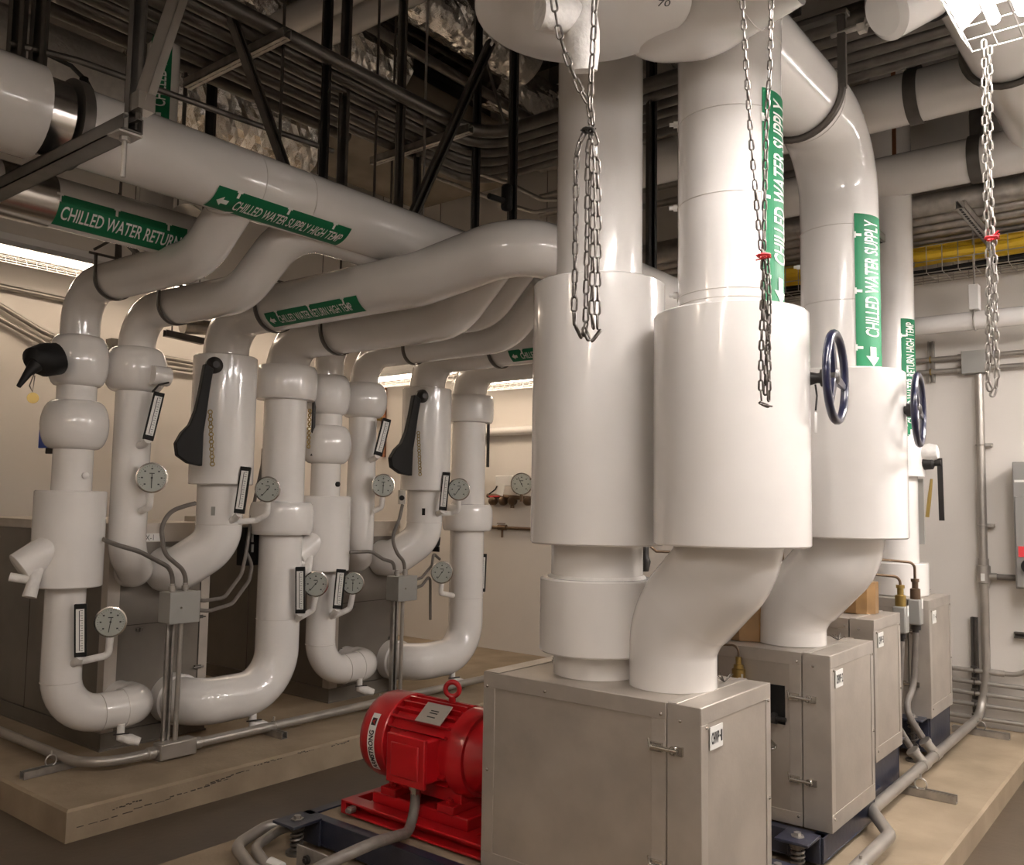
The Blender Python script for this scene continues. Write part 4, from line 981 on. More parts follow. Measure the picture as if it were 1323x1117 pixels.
obj('housing', MB().box(a, V((b.x, 4.90, b.z))), 'black', t, bev=.004); obj('lamp_pair', MB().box(aty(324, 713, 4.89), aty(328, 703, 4.88)).box(aty(324, 700, 4.89), aty(328, 690, 4.88)), 'grey_box', t, stuff=True)
t = thing('control_box', 'small black actuator beside the farther tall jacket pipe, low', 'control box', aty(562, 690, 4.9))
obj('housing', MB().lathe(aty(561, 707, 4.9), (.1, .1, 1), [(0, .03), (.02, .045), (.08, .05), (.1, .035), (.17, .03), (.2, .03)], 14).box(aty(555, 712, 4.95), aty(568, 706, 4.85)), 'black', t)
t = thing('switch', 'grey wall switch with a black knob seen behind the farther pipes', 'switch', aty(519, 648, 4.62))
obj('plate', MB().box(aty(514, 651, 4.64), aty(524, 633, 4.62)), 'galv', t); obj('knob', MB().lathe(aty(519, 643, 4.615), (-.6, -.8, 0), [(0, .02), (.02, .018)], 12), 'black', t)

# conduit on the far pad
zc = .15+.055
pc_ = [atz(-60, 900, zc), atz(62, 976, zc), V((2.79, 4.62, zc)), V((6.5, 4.62, zc))]
pc_[1] = V((2.32, 4.62, zc)); pc_[0] = V((2.32, 6.8, zc))
o = obj('pad_conduit', MB().tube(fillet(pc_, .25, 10), .027, 14), 'conduit'); tag(o, 'grey conduit lying along the edge of the far pad, bending round the corner at left', 'conduit')
c = V((2.79, 4.62, zc))
obj('fitting', MB().obox(c+V((.02, 0, 0)), (.11, 0, 0), (0, .045, 0), (0, 0, .045)).lathe(c+V((-.1, 0, 0)), (-1, 0, 0), [(0, .034), (.05, .034)], 12).lathe(c+V((.13, 0, 0)), (1, 0, 0), [(0, .034), (.05, .034)], 12), 'conduit', o, bev=.008)
def strut_foot(p, along, L, lab):
    p = V(p); u = V(along).normalized()
    t = thing('conduit_support', lab, 'strut', p)
    obj('channel', MB().channel(p-u*L/2+V((0, 0, .02)), p+u*L/2+V((0, 0, .02)), .041, .041, openv=(0, 0, 1)), 'galv', t)
    obj('clamp', MB().ring(p+V((0, 0, .062)), V((0, 0, 1)).cross(u), .03, .004, 16, 6).lathe(p+V((0, 0, .09)), (0, 0, 1), [(0, .006), (.025, .006)], 8), 'galv', t)
    return t
strut_foot((2.24, 4.86, .15), (1, .1, 0), .30, 'short strut under the conduit at the corner of the far pad')
strut_foot((3.46, 4.60, .15), (0, 1, 0), .22, 'short strut under the conduit by the low sweep of the two collar pipe')
strut_foot((4.35, 4.60, .15), (0, 1, 0), .30, 'short strut under the conduit at the far pad edge left of the motor')

# ================================================================== near pad conduit and wall conduits
zc = PPZ+.075
vx = XB-.05; zc = .195
run = [(2.3, 1.155, zc), (4.12, 1.155, zc), (4.40, 1.315, zc), (vx, 1.315, zc), (vx, 1.272, .5), (vx, 1.268, 2.56)]
t = thing('wall_conduit', 'grey conduit dropping down the back wall and running forward along the near pad', 'conduit', (vx, 1.3, PPZ))
obj('conduit_run', MB().tube(fillet(run, [.12, .12, .22, .05], 10), .028, 16), 'conduit', t)
obj('pull_fitting', MB().lathe((vx, 1.271, 1.07), (0, 0, 1), [(0, .034), (.03, .034), (.035, .044), (.15, .044), (.155, .034), (.2, .034)], 14).cyl((vx, 1.27, 1.15), (vx, 1.19, 1.15), .025, 12), 'conduit', t)
obj('rating_label', MB().box((vx-.047, 1.258, 1.12), (vx-.043, 1.282, 1.17)), 'label_white', t)
obj('side_conduit', MB().cyl((vx, 1.2, 1.15), (vx, 1.06, 1.15), .02, 12), 'flex', t)
for z in (1.5, 2.06): obj('wall_clamp', MB().ring((vx, 1.269, z), (0, 0, 1), .03, .005, 16, 6).box((vx-.01, 1.20, z-.012), (XB, 1.24, z+.012)), 'galv', t)
for x in (5.36, 5.62): obj('tee_fitting', MB().lathe((x-.05, 1.315, zc), (1, 0, 0), [(0, .033), (.1, .033)], 14).lathe((x, 1.315, zc), (-.35, .5, .75), [(0, .03), (.08, .03), (.08, .036), (.1, .036)], 12), 'conduit', t)
strut_foot((5.02, 1.25, PPZ), (0, 1, 0), .34, 'strut under the near pad conduit beside the third blue base')
strut_foot((6.62, 1.27, PPZ), (0, 1, 0), .34, 'strut under the near pad conduit close to the back wall')
strut_foot((3.7, 1.15, PPZ), (0, 1, 0), .25, 'strut under the conduit beside the base of box CHWP-2')
# sensors between the third and last boxes
for k, (px, py) in enumerate(((1164, 800), (1183, 790))):
    p = aty(px, py, 1.42); t = thing('pressure_switch', ('brass topped grey sensor, left of the pair between the last two pump boxes', 'brass topped grey sensor, right of the pair between the last two pump boxes')[k], 'sensor', p)
    obj('body', MB().obox(p, (.04, 0, 0), (0, .035, 0), (0, 0, .075)), 'grey_box', t, bev=.008)
    obj('brass_fitting', MB().lathe(p+V((0, 0, .075)), (0, 0, 1), [(0, .03), (.06, .03), (.065, .018), (.1, .018), (.102, .024), (.12, .024)], 12), 'bronze' if k else 'brass', t)
    obj('rating_label', MB().obox(p+V((.012, -.036, .05)), (.012, 0, 0), (0, .001, 0), (0, 0, .03)), 'label_white', t)
    top = p+V((0, 0, .19)); hh = (.05, .10)[k]
    obj('copper_tube', MB().tube(fillet([top, top+V((0, 0, hh)), top+V((-.25, .30, hh+.03)), top+V((-.25, .3, -.35))], .04, 6), .008, 10), 'bronze', t)
    e = (5.36, 5.62)[k]
    obj('gland', MB().lathe(p+V((0, 0, -.075)), (0, 0, -1), [(0, .028), (.03, .028), (.03, .018), (.06, .018)], 12), 'black_steel', t)
    obj('hose', MB().tube(fillet([p+V((0, 0, -.12)), p+V((.0, 0.02, -.45)), V((e-.09, 1.46, .45)), V((e-.04, 1.375, .29))], .2, 8), .019, 12), 'flex', t)
# low wall conduits
t = thing('conduit_rack', 'rack of five horizontal conduits low on the back wall at the far right', 'conduit rack', (XB-.04, 1.35, .2))
obj('strut', MB().channel((XB-.022, 1.345, .17), (XB-.022, 1.345, .86), .041, .041, openv=(-1, 0, 0)), 'galv_dark', t)
for k, z in enumerate((.50, .42, .345, .27, .18)):
    zz = z
    pts = [(XB-.055, 2.6, zz), (XB-.055, .4, zz)]
    if k == 0: pts = [(XB-.055, 2.6, zz), (XB-.055, 1.02, zz), (XB-.055, .92, zz+.22), (XB-.055, .90, 1.0)]
    obj('conduit_run', MB().tube(fillet(pts, .18, 8), .0165, 12), 'conduit', t)
    obj('clamp', MB().ring((XB-.055, 1.345, zz), (0, 1, 0), .0185, .005, 14, 6).box((XB-.075, 1.325, zz+.018), (XB-.04, 1.365, zz+.03)), 'galv_dark', t)
    if k == 0: obj('coupling', MB().cyl((XB-.055, 1.16, zz), (XB-.055, 1.24, zz), .022, 12), 'galv', t)
# disconnect panel, strut
t = thing('disconnect_panel', 'grey electrical disconnect cut by the right edge, with a red tag', 'electrical panel', (XB-.1, .85, 1.1))
obj('enclosure', MB().box((XB-.2, .55, 1.09), (XB-.03, 1.055, 1.93)), 'panel_grey', t, bev=.005)
obj('door', MB().box((XB-.215, .55, 1.10), (XB-.2, 1.045, 1.70)), 'panel_grey', t, bev=.004)
obj('stripe', MB().box((XB-.2025, .6, 1.795), (XB-.2, 1.045, 1.81)), 'label_white', t)
obj('red_tag', MB().box((XB-.222, .93, 1.30), (XB-.215, 1.03, 1.37)), 'red_tag', t, label='red tag'); obj('knob', MB().lathe((XB-.215, .97, 1.24), (-1, 0, 0), [(0, .05), (.03, .045)], 18), 'black', t)
obj('hanger_tab', MB().box((XB-.06, .96, 1.93), (XB-.03, 1.0, 1.965)), 'galv', t)
tag(obj('wall_strut', MB().channel((XB-.022, .4, .765), (XB-.022, 1.10, .765), .041, .041, openv=(-1, 0, 0)), 'galv_dark'), 'short dark strut on the back wall under the grey disconnect panel', 'strut')
# upper wall box and conduits
t = thing('wall_junction_box', 'square grey junction box high on the back wall at the right', 'junction box', (XB-.1, 1.30, 2.56))
a = atx(1242, 480, XB-.1); b = atx(1272, 451, XB-.1)
obj('body', MB().box((XB-.1, a.y, 2.565), (XB-.003, b.y, b.z)), 'grey_box', t, bev=.003)
for z in (b.z-.035, b.z-.125):
    obj('conduit_run', MB().cyl((XB-.05, a.y, z), (XB-.05, 3.2, z), .018, 12).cyl((XB-.05, b.y, z), (XB-.05, .3, z), .018, 12), 'conduit', t, stuff=True)
    obj('connector', MB().cyl((XB-.05, a.y-.001, z), (XB-.05, a.y+.03, z), .025, 12), 'galv', t)
sy = atx(1203, 470, XB-.03).y
s_ = obj('strut', MB().channel((XB-.022, sy, 2.53), (XB-.022, sy, 2.83), .041, .041, openv=(-1, 0, 0)), 'galv', t)
for z in (b.z-.035, b.z-.125): obj('clamp', MB().ring((XB-.05, sy, z), (0, 1, 0), .02, .006, 14, 6), 'brass', s_)

# ---------------------------------------------------------------- pipes across the right hand back wall
def ypipe(name, lab, cat, px, py, x, r, y0=4.5, y1=-1.5, m='pvc', seg=28):
    p = atx(px, py, x); t = thing(name, lab, cat, (x, p.y, p.z))
    obj('pipe_run', MB().cyl((x, y0, p.z), (x, y1, p.z), r, seg), m, t); return t, p
t, p = ypipe('small_pipe', 'slim white pipe crossing near the back wall at right, on a rod hanger', 'insulated pipe', 1230, 417, 6.5, .062)
hy = atx(1260, 414, 6.5).y
obj('hanger_band', MB().ring((6.5, hy, p.z), (0, 1, 0), .066, .006, 24, 6), 'galv', t)
obj('hanger_rod', MB().cyl((6.5, hy, p.z+.19), (6.5, hy, 4.3), .007, 8), 'galv', t)
obj('hanger_block', MB().box((6.46, hy-.03, p.z+.07), (6.54, hy+.03, p.z+.24)), 'white', t, bev=.004)
t, p = ypipe('insulated_main', 'fat white main crossing high at the right with a dark strap, behind the second riser', 'insulated pipe', 1170, 128, 5.3, .148, y0=3.2, y1=.60)
ey = .75
obj('elbow', MB().tube(fillet([(5.3, .75, p.z), (5.3, .42, p.z), (5.3, .42, p.z+1.6)], .25, 10), .15, 32), 'pvc', t)
hy = atx(1177, 120, 5.2).y
obj('strap', MB().lathe((5.3, hy, p.z), (0, 1, 0), [(-.035, .15), (-.035, .158), (.035, .158), (.035, .15)], 36, caps=False).box((5.22, hy-.03, p.z+.145), (5.38, hy+.03, p.z+.19)), 'strut', t)
obj('rod', MB().cyl((5.3, hy, p.z+.18), (5.3, hy, ZC), .012, 8), 'strut', t)
t, p = ypipe('insulated_main', 'dim white main crossing below the fat strapped main at the right', 'insulated pipe', 1230, 212, 5.9, .135, y0=3.0)
hy = atx(1258, 205, 5.8).y
obj('strap', MB().lathe((5.9, hy, p.z), (0, 1, 0), [(-.035, .137), (-.035, .146), (.035, .146), (.035, .137)], 36, caps=False).box((5.86, hy-.03, p.z+.1), (5.94, hy+.03, ZC-.36)), 'strut', t)
# elbow at top right corner
q = atd(1345, 160, 5.2)
t = thing('insulated_elbow', 'white elbow at the right edge behind the long chain', 'insulated pipe', q)
obj('pipe_run', MB().tube(fillet([q+V((.0, .05, .9)), q, q+V((.25, -.3, -.35))], .25, 8), .13, 32), 'pvc', t)
q = atd(1283, 5, 4.0)
t = thing('insulated_main', 'white main right behind the top right strip light, in a dark saddle ring', 'insulated pipe', q)
obj('pipe_run', MB().cyl(q+V((-.6, 0, .0)), q+V((2.2, 0, 0)), .2, 36), 'pvc', t)
obj('ring', MB().ring(q+V((.42, 0, 0)), (1, 0, 0), .215, .018, 32, 8), 'strut', t)
# capped pipe end
q = atd(1172, 4, 3.3)
t = thing('capped_pipe', 'white capped pipe end with a black band near the top right corner', 'insulated pipe', q)
ax = V((.6, -.55, .5)).normalized()
obj('pipe_run', MB().lathe(q-ax*.12+V((0, 0, .012)), ax, [(0, .085), (.02, .11), (.3, .11)], 36), 'pvc', t)
obj('band', MB().lathe(q+ax*.10+V((0, 0, .012)), ax, [(0, .112), (.0, .122), (.11, .122), (.11, .112)], 36, caps=False), 'black', t)
# galvanised pipe bundle with slotted struts
px0 = 6.15
for k, (py, r, lab) in enumerate(((270, .075, 'topmost and thickest of the grey pipes crossing above the yellow cables'), (287, .042, 'second of the grey pipes crossing above the yellow cables'), (298, .036, 'third of the grey pipes crossing above the yellow cables'), (307, .036, 'fourth of the grey pipes crossing above the yellow cables'), (316, .036, 'lowest of the grey pipes crossing above the yellow cables'))):
    p = atx(1170, py, px0+(.0, .05, .16, .27, .38)[k])
    z = atx(1170, 279, px0).z
    x_ = px0+(.0, .14, .25, .36, .47)[k]
    d = ray(1170, py); zz = atx(1170, py, x_).z
    tag(obj('steel_pipe', MB().cyl((x_, 4.2, zz), (x_, -1.5, zz), r, 18), 'galv'), lab, 'pipe')
def slotted(a, b, lab):
    a, b = V(a), V(b); t = thing('slotted_strut', lab, 'strut', a)
    obj('channel', MB().channel(a, b, .05, .05, openv=(0, 0, 1)), 'galv', t)
    mb = MB(); u = (b-a).normalized(); L = (b-a).length; n = int(L/.05)
    for i in range(n):
        p = a+u*(L*(i+.5)/n)-V((0, 0, .026)); mb.obox(p, u*.015, V((0, .007, 0)), (0, 0, .001))
    obj('slots', mb, 'black', t, flat=True, stuff=True)
    return t
a = atx(1240, 264, 5.55); slotted(a, a+V((1.15, 0, 0)), 'slotted strut under the grey pipes, left of the long chain')
a = atx(1128, 300, 5.7); slotted(a, a+V((.9, 0, 0)), 'slotted strut under the grey pipes, just right of the second riser')
tag(obj('copper_pipe', MB().tube(fillet([atx(1159, 300, 6.1), atx(1159, 322, 6.1), atx(1157, 346, 6.1), atx(1136, 351, 6.1)], .05), .02, 10), 'copper'), 'short brown copper bend just right of the second riser, below the grey pipes', 'pipe')
tag(obj('drop_rod', MB().cyl(atx(1155, 100, 5.9)+V((0, 0, 1.6)), atx(1155, 215, 5.9), .02, 8), 'copper'), 'dark rusty rod standing between the two big mains at the right', 'rod')
# cable tray with yellow cables
p = atx(1250, 334, 6.62); yt_ = p.y
t = thing('cable_tray', 'wire basket tray full of yellow and black cables on the back wall', 'cable tray', p)
for k in range(6): obj('yellow_cable', MB().tube([(6.50+.045*k, 3.0-.5*i, p.z+.05+.03*math.sin(i*1.3+k*2)+.012*(k % 3)) for i in range(12)], .034, 8), 'yellow', t)
for k in range(4): obj('black_cable', MB().tube([(6.52+.05*k, 3.0-.5*i, p.z-.062+.012*math.sin(i*1.7+k)) for i in range(12)], .013, 6), 'black', t)
mb = MB()
for k in range(5): mb.cyl((6.47+.075*k, 3.0, p.z-.10), (6.47+.075*k, -1.5, p.z-.10), .004, 5)
for q in (6.46, 6.79): mb.cyl((q, 3.0, p.z-.02), (q, -1.5, p.z-.02), .004, 5); mb.cyl((q, 3.0, p.z+.09), (q, -1.5, p.z+.09), .004, 5)
for i in range(45): 
    y = 3-.1*i; mb.tube([(6.46, y, p.z+.09), (6.46, y, p.z-.10), (6.79, y, p.z-.10), (6.79, y, p.z+.09)], .003, 4)
obj('basket', mb, 'galv', t, stuff=True)
# ---------------------------------------------------------------- middle of the back wall
t, p = ypipe('small_pipe', 'slim white pipe along the back wall, seen right of the farther pipes', 'insulated pipe', 650, 557, XB-.046, .046, y0=6.2, y1=4.0)
t = thing('valve_manifold', 'bronze valve manifold with red levers on the back wall', 'manifold', atx(665, 650, 6.8))
a = atx(630, 640, 6.88); b = atx(700, 648, 6.88)
obj('pipe_run', MB().cyl(a, (6.88, b.y, a.z-.03), .022, 12), 'bronze', t)
for px in (637, 650, 662, 682): 
    c = atx(px, 647, 6.88); obj('valve_body', MB().lathe(c+V((0, .04, 0)), (0, -1, 0), [(0, .03), (.02, .045), (.06, .045), (.08, .03)], 12).cyl(c, c-V((0, 0, .07)) if px == 662 else c+V((0, 0, .05)), .02, 10), 'bronze', t)
obj('lever', MB().beam(atx(632, 641, 6.76), atx(645, 641, 6.76), .02, .012), 'red_tag', t)
obj('paper_tag', MB().obox(atx(647, 632, 6.75), (0, .04, .01), (.002, 0, 0), (0, -.015, .055)), 'label_white', t)
gc = atx(674, 625, 6.76)
gauge(gc, .105, (-1, -.5, 0), 'pressure gauge with white dial on the bronze manifold at the back wall', None, 118)
obj('gauge_stem', MB().cyl(gc-V((0, 0, .1)), gc-V((0, 0, .17)), .016, 8), 'bronze', t)
t = thing('switch_box', 'small white switch box beside the wall gauge at the back', 'switch box', atx(655, 628, 6.8))
obj('housing', MB().box(atx(648, 628, 6.85), atx(662, 614, 6.75)), 'white', t, bev=.006)
obj('cable', MB().tube([atx(648, 623, 6.78), atx(644, 624, 6.78), atx(640, 632, 6.78), atx(632, 638, 6.8)], .007, 6), 'black', t)
obj('pipe_stub', MB().cyl(atx(661, 618, 6.8), atx(700, 619, 6.8), .012, 8), 'bronze', t)
t = thing('drain_pipe', 'dark bronze pipe with a small valve low on the back wall', 'pipe', atx(660, 682, XB-.02))
obj('pipe_run', MB().cyl(atx(600, 679, XB-.02), atx(705, 684, XB-.02), .017, 10), 'bronze', t)
c = atx(649, 681, XB-.02); obj('valve', MB().lathe(c+V((0, .05, 0)), (0, -1, 0), [(0, .028), (.1, .028)], 10).cyl(c, c-V((0, 0, .1)), .012, 8).beam(c+V((-.02, -.05, .04)), c+V((-.02, .05, .04)), .012, .008), 'bronze', t)
tag(obj('red_standpipe', MB().cyl(atx(497, 444, XB-.03), atx(495, 590, XB-.03), .032, 10), 'copper'), 'thin red brown standpipe on the wall behind the farther pipes', 'pipe')
t = thing('gas_cock', 'copper stub with brass cock behind the farther pipes', 'valve', atx(486, 560, XB-.02))
obj('stub', MB().cyl(atx(485, 535, XB-.02), atx(484, 556, XB-.02), .022, 8), 'copper', t); obj('cock', MB().lathe(atx(488, 540, XB-.04), (0, -1, 0), [(0, .03), (.06, .04), (.1, .02)], 10), 'brass', t)
for k, (pa, pb, r) in enumerate((((455, 478), (520, 482), .034), ((470, 497), (520, 500), .024), ((500, 449), (520, 451), .05))):
    a = atx(*pa, XB-r); b = atx(*pb, XB-r); tag(obj('small_pipe', MB().cyl((XB-r, 7.6, a.z), (XB-r, b.y, a.z), r, 14), 'pvc'), ('upper thin white pipe behind the farther pipes', 'lower thin white pipe behind the farther pipes', 'short white pipe end near the farther wall lamp')[k], 'insulated pipe')
# thin instrument tubing behind the tall jackets
for k, (x, y, z, lab) in enumerate(((2.95, 1.56, 1.44, 'dark instrument tube with tee just under the front tall jackets'), (4.0, 1.62, 1.40, 'dark instrument tube with tee beside the second S offset'))):
    pa, pb, pc__ = (((838, 703), (848, 712), (878, 713)), ((1002, 703), (1010, 704), (1030, 704)))[k]
    d = (3.62, 4.3)[k]
    t = thing('instrument_tube', lab, 'tube', atd(*pb, d))
    obj('tube', MB().tube([atd(*pa, d), atd(*pb, d), atd(*pc__, d), atd(pc__[0]+30, pc__[1]+2, d+.02)], .006, 8), 'bronze', t)
    if k: obj('drop', MB().cyl(atd(1011, 704, d), atd(1011, 732, d), .008, 8), 'bronze', t); obj('tee', MB().cyl(atd(1003, 704, d), atd(1019, 704, d), .014, 8), 'bronze', t)
    else: obj('fitting', MB().lathe(atd(832, 725, d), (0, 0, -1), [(-.07, .02), (-.02, .02), (0, .028), (.04, .02)], 10), 'black_steel', t)

# ================================================================== left wall
def wall_run(lab, pts, r=.022):
    return tag(obj('wall_conduit', MB().tube(fillet([aty(px, py, YL-.06) for px, py in pts], .25, 6), r, 10), 'conduit'), lab, 'conduit')
wall_run('straight conduit highest on the left wall, at the far left', [(-40, 361), (60, 382), (120, 394)])
wall_run('upper of the two sloping conduits on the left wall', [(-30, 376), (55, 428), (80, 439), (260, 470), (560, 510)])
wall_run('lower of the two sloping conduits on the left wall', [(-30, 395), (62, 446), (90, 456), (260, 480), (560, 516)])
t = thing('wall_clamp', 'conduit clamp on the left wall between the first two pipes', 'clamp', aty(146, 447, YL-.08)); obj('clamp', MB().box(aty(143, 456, YL-.1), aty(150, 440, YL)), 'galv_dark', t)
t = thing('trapeze_strut', 'short strut with a pipe end seen between the second and third pipes', 'strut', aty(235, 430, 6.3))
obj('channel', MB().channel(aty(213, 430, 6.3), aty(262, 441, 6.3), .05, .05, openv=(0, 0, 1)), 'galv_dark', t)
for px in (222, 255): q = aty(px, 432, 6.3); obj('rod', MB().cyl(q, (q.x, q.y, ZC), .006, 6), 'galv_dark', t)
obj('pipe_end', MB().cyl(aty(236, 421, 6.3), aty(275, 424, 6.3), .06, 16), 'galv', t)
t = thing('hanger_bracket', 'dark rod bracket in front of the left strip light', 'bracket', aty(155, 320, 5.2))
obj('rods', MB().cyl(aty(153, 300, 5.2), aty(153, 335, 5.2), .02, 8).cyl(aty(153, 300, 5.2), aty(153, 300, 5.2)+V((0, 0, 2.2)), .008, 6).beam(aty(122, 322, 5.2), aty(153, 305, 5.2), .02, .015).beam(aty(155, 305, 5.2), aty(180, 330, 5.2), .04, .02).beam(aty(153, 335, 5.2), aty(185, 338, 5.2), .04, .02), 'strut', t, stuff=True)

# ================================================================== overhead clutter
def post(lab, px, y, py_bot, w=.041, m='strut', top=ZC, py_top=None, x=None):
    b = aty(px, py_bot, y); tz = top if py_top is None else aty(px, py_top, y).z
    return tag(obj('strut_post', MB().channel(b, (b.x, b.y, tz), w, w, openv=(-.6, -.8, 0)), m), lab, 'strut')
def rod(lab, px, y, py_bot, r=.008, py_top=None, m='strut'):
    b = aty(px, py_bot, y); tz = ZC if py_top is None else aty(px, py_top, y).z
    return tag(obj('threaded_rod', MB().cyl(b, (b.x, b.y, tz), r, 8), m), lab, 'rod')
# trapeze under header A at the far left
t = thing('trapeze_hanger', 'dark strut trapeze carrying the large header at the far left', 'hanger', (1.453, 2.82, 2.86))
bz = zA-rA_-.045
e0 = atz(172, 160, bz); xt = e0.x
obj('beam', MB().channel((xt, e0.y, bz), (xt, 4.5, bz), .07, .05, openv=(0, 0, 1)), 'galv_dark', t)
obj('nut_plate', MB().box((xt-.04, e0.y+.01, bz-.032), (xt+.04, e0.y+.09, bz-.025)).lathe((xt, e0.y+.05, bz-.032), (0, 0, -1), [(0, .018), (.015, .018)], 6), 'galv', t)
obj('rod', MB().cyl((xt, e0.y+.05, bz-.17), (xt, e0.y+.05, bz+.05), .009, 8).cyl((xt, 3.85, bz-.17), (xt, 3.85, bz+.05), .009, 8), 'galv', t, stuff=True)
obj('post', MB().channel((xt+.03, e0.y+.06, bz), (xt+.03, e0.y+.06, ZC), .05, .045, openv=(-.6, -.8, 0)), 'strut', t)
a = aty(184, 134, e0.y+.02); b = aty(236, -20, e0.y+.02)
obj('brace', MB().channel(a, b, .045, .045, openv=(.9, .5, .3)), 'trim_metal', t)
obj('brace_foot', MB().box(a-V((.03, .03, .03)), a+V((.03, .03, .03))), 'steel', t)
post('dark strut post farthest left, behind the large pipe elbow', 18, 3.9, 110, .06); post('second dark strut post from the left', 47, 3.9, 105, .06)
# vertical white pipe with green label
p = aty(207, 160, 4.25)
t = thing('insulated_riser', 'vertical white pipe with a green marker rising behind the far left trapeze', 'insulated pipe', p)
obj('pipe_run', MB().cyl((p.x, 4.25, 2.9), (p.x, 4.25, ZC-.4), .083, 28), 'pvc', t)
mz_ = aty(207, 70, 4.25).z
marker(t, (p.x, 4.25, mz_), (0, 0, 1), cam_normal((p.x, 4.25, mz_), (0, 0, 1), -8), .083, .85, .11, 'CHILLED WATER RETURN', .085, xs=.6)
t = thing('pipe_bracket', 'red capped fitting on a curved cable behind the left posts', 'bracket', aty(108, 110, 4.6))
obj('red_cap', MB().lathe(aty(108, 122, 4.6), (0, 0, 1), [(0, .025), (.05, .025)], 12), 'red_tag', t); obj('black_cap', MB().lathe(aty(108, 112, 4.6), (0, 0, 1), [(0, .024), (.05, .022)], 12), 'black', t)
obj('cable', MB().tube([aty(10, -40, 4.6)+V((0, 0, .9)), aty(14, 60, 4.6), aty(30, 85, 4.6), aty(60, 70, 4.6), aty(92, 85, 4.6), aty(112, 105, 4.6), aty(120, 120, 4.6)], .012, 8), 'black_steel', t)
# big tank like duct far left behind
t = thing('round_duct', 'pale round duct behind the far left strut posts', 'duct', aty(60, 70, 5.6)); q = aty(70, 100, 5.6)
obj('duct_run', MB().cyl((q.x-3, 5.6, q.z), (q.x+.35, 5.6, q.z), .30, 32), 'cloth_wrap', t)

# conduit rack: runs along x then turns toward the viewer
zr = 4.0
for k in range(6):
    o = .115*k
    pts = [(-1.0, 3.68+o, zr), (4.28+o, 3.68+o, zr), (4.28+o, 0.2, zr)]
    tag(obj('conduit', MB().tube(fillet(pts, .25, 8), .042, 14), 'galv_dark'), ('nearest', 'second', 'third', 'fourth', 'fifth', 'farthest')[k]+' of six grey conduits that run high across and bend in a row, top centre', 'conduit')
for k in range(5):
    q = aty(300, (40, 55, 72, 92, 112)[k], 4.6)
    tag(obj('conduit', MB().cyl((-1, 4.6, q.z), (3.1+.2*k, 4.6, q.z), (.05, .06, .045, .05, .04)[k], 14), 'galv_dark'), ('highest', 'second highest', 'middle', 'second lowest', 'lowest')[k]+' of the dim conduits stacked behind the diagonal strut, upper left', 'conduit')
slotted((4.0, 3.55, zr-.07), (4.0, 4.45, zr-.07), 'slotted strut under the bent conduits, upper centre')
slotted((2.6, 3.55, zr-.07), (2.6, 4.45, zr-.07), 'slotted strut under the bent conduits, upper left')
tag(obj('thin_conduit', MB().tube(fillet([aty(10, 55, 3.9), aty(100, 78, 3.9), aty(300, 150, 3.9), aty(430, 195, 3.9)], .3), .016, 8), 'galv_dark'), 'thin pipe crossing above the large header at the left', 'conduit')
tag(obj('thin_conduit', MB().tube(fillet([atx(560, 205, 4.7), atx(660, 238, 4.7), atx(700, 258, 4.7), atx(740, 258, 4.7)], .2), .014, 8), 'galv'), 'thin bright conduit dipping below the bent conduits, upper one', 'conduit')
tag(obj('thin_conduit', MB().tube(fillet([atx(560, 228, 4.7), atx(650, 262, 4.7), atx(690, 274, 4.7), atx(740, 266, 4.7)], .2), .014, 8), 'galv'), 'thin bright conduit dipping below the bent conduits, lower one', 'conduit')
# strut posts, braces and rods (bottoms rest behind the headers)
tag(obj('diagonal_strut', MB().channel(aty(288, -8, 3.75), aty(369, 218, 3.75), .045, .041, openv=(0, -1, .3)), 'galv_dark'), 'long diagonal strut leaning right, upper left of the picture', 'strut')
tag(obj('diagonal_strut', MB().channel(aty(634, 55, 3.6), aty(531, 284, 3.6), .055, .041, openv=(0, -1, .3)), 'galv_dark'), 'long diagonal strut leaning left, near the white tank', 'strut')
tag(obj('diagonal_rod', MB().cyl(aty(610, 60, 4.2)+V((-.15, 0, .5)), aty(656, 174, 4.2), .012, 8), 'galv_dark'), 'thin slanted rod just left of the white tank', 'rod')
post('dark strut post with a black slot, upper left of the middle', 417, 3.7, 242, .05, 'black_steel')
post('grey strut post just right of the dark slotted post', 441, 3.9, 248, .062)
post('wide grey strut post near the upper middle', 514, 3.75, 282, .052)
post('short strut stub below the wide grey post', 537, 4.2, 290, .05, py_top=200)
post('thin dark strut post left of the white tank', 613, 3.8, 312, .05, 'black_steel')
post('black strut post nearest the white tank', 661, 3.0, 300, .045, 'black_steel')
post('black strut post between the two front risers', 841, 2.5, 420, .05, 'black_steel')
rod('thin rod dropping to the header beside the long diagonal strut', 360, 3.75, 216); rod('thin rod in the upper middle, left of the wide grey post', 483, 3.9, 262)
rod('thin bright rod right of the wide grey post', 546, 3.75, 284, m='galv'); rod('short dark rod behind the header, upper left', 411, 4.4, 225); rod('short dark rod behind the wide grey post', 505, 4.4, 265)
rod('thin rod behind the foil ducts at the left', 237, 4.6, 165, .012); rod('thick dark rod in front of the foil at the left', 271, 4.9, 180, .035, m='black_steel')
t = thing('sensor_box', 'black sensor with a short grey cable clipped to the post left of the tank', 'sensor', aty(655, 262, 2.98))
obj('body', MB().obox(aty(655, 255, 2.98), (.028, 0, 0), (0, .03, 0), (0, 0, .075)), 'black', t, bev=.02); obj('plug', MB().cyl(aty(632, 253, 2.98), aty(650, 259, 2.98), .016, 10), 'black', t)
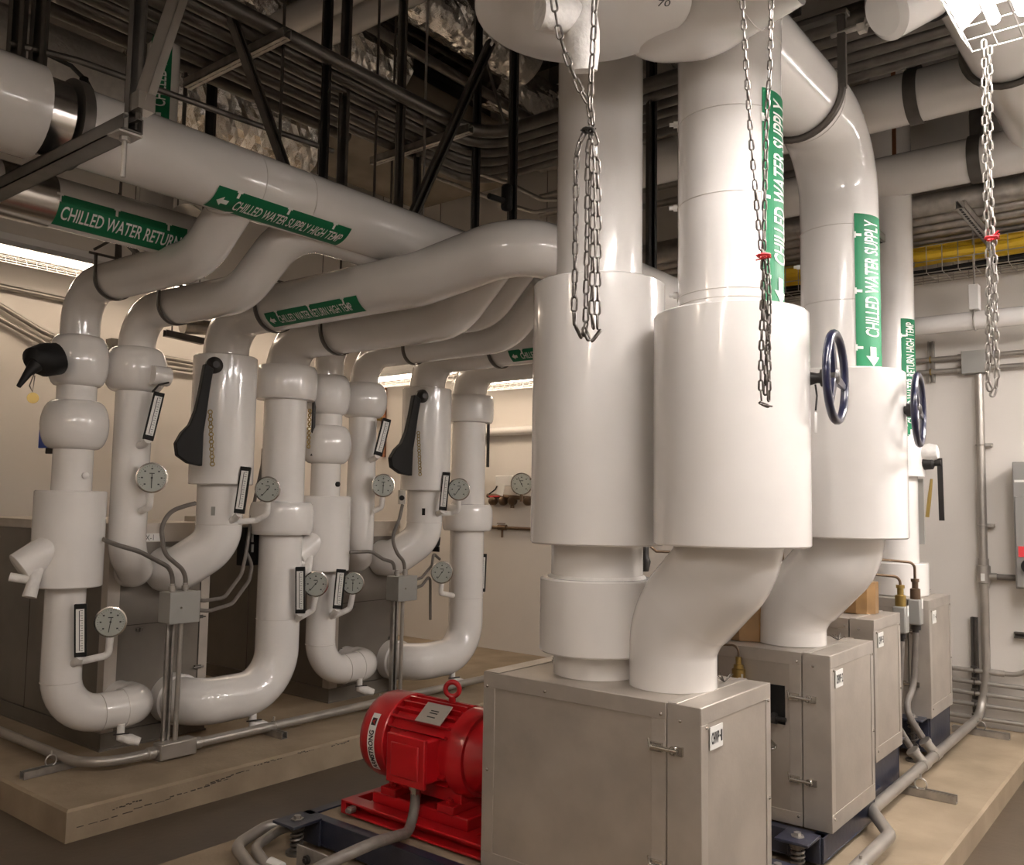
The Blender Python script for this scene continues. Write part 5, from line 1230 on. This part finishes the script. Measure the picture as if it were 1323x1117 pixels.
# sprinkler and cream pipes
for k, (px, py, y, r, lab) in enumerate(((520, 58, 4.6, .04, 'dark sprinkler pipe running high across the middle'), (560, 45, 4.9, .022, 'thin dark pipe above the sprinkler pipe'), (560, 60, 5.1, .018, 'thinner dark pipe beside the sprinkler pipe'))):
    q = aty(px, py, y); tag(obj('sprinkler_pipe', MB().cyl((q.x-.8, y, q.z), (6.0, y, q.z), r, 12), 'galv_dark'), lab, 'pipe')
for k, (px, py) in enumerate(((370, 30), (400, 52))):
    q = aty(px, py, 4.9); tag(obj('cream_pipe', MB().cyl((q.x, 5.2, q.z), (q.x, 2.2, q.z), .095, 20), 'pvc'), ('upper', 'lower')[k]+' of two pale pipes running toward the viewer, top left of centre', 'insulated pipe')
# foil wrapped ducts and kraft faced duct
def foil_duct(lab, a, b, r, m='foil', seg=44, amp=.16):
    a, b = V(a), V(b); u, n, bb = basis(b-a); L = (b-a).length; k = max(6, int(L/.05)); mb = MB()
    for i in range(k+1):
        for j in range(seg):
            an = 2*PI*j/seg; d = n*math.cos(an)+bb*math.sin(an); p = a+u*L*i/k+d*r
            h = noise.noise(p*6)*.5+abs(noise.noise(p*15))*.6
            mb.v.append(tuple(p+d*h*amp*r))
    for i in range(k):
        for j in range(seg): j2 = (j+1) % seg; mb.f.append((i*seg+j, i*seg+j2, (i+1)*seg+j2, (i+1)*seg+j))
    return tag(obj('foil_duct', mb, m, flat=True), lab, 'duct')
q = aty(280, 135, 6.0); foil_duct('crinkled foil duct behind the conduits at the upper left', (q.x-.6, 6.0, q.z), (q.x+.75, 6.0, q.z), .42)
q = aty(345, 5, 5.4); foil_duct('crinkled foil duct at the top edge, left of centre', (q.x-.7, 5.4, q.z), (q.x+.9, 5.4, q.z), .2)
q = aty(440, 60, 5.2); foil_duct('crinkled foil duct above the dark slotted post', (q.x-.35, 5.2, q.z), (q.x+.5, 5.2, q.z), .3)
q = aty(570, 16, 4.4); foil_duct('crinkled foil duct at the top edge, left of the white tank', (q.x-.5, 4.4, q.z+.05), (q.x+1.0, 4.4, q.z+.05), .22)
q = aty(690, 125, 4.6); foil_duct('crinkled foil duct peeking out under the white tank', (q.x-.5, 4.75, q.z+.02), (q.x+.6, 4.6, q.z-.02), .22)
q = aty(855, 95, 3.6); foil_duct('small crinkled foil duct between the two front risers', (q.x-.4, 3.7, q.z+.1), (q.x+.25, 3.6, q.z+.1), .12)
a = aty(480, 175, 5.2); b = aty(640, 150, 5.2)
tag(obj('kraft_duct', MB().box((a.x-.4, 5.2, a.z+.10), (b.x+.2, 6.4, a.z+.7)), 'kraft', bev=.02), 'brown paper faced duct in the upper middle behind the struts', 'duct')
for k in range(6):
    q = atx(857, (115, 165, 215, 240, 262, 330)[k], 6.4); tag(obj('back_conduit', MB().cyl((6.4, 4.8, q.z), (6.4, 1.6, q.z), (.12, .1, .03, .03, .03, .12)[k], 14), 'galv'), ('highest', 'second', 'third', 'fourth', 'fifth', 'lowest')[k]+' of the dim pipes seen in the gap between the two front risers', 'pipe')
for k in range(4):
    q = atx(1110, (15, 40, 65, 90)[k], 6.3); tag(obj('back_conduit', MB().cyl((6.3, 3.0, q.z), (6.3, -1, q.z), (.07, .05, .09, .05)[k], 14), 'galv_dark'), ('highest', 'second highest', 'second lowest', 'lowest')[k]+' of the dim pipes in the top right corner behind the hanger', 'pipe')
q = aty(650, 440, 4.2)
for k, (px, py) in enumerate(((640, 402), (660, 412))):
    q = atx(px, py, 5.9); tag(obj('back_conduit', MB().cyl((5.9, 6.0, q.z), (5.9, 3.6, q.z), .05, 14), 'galv_dark'), ('upper', 'lower')[k]+' of the dim pipes in the dark gap left of the front tall jacket', 'pipe')
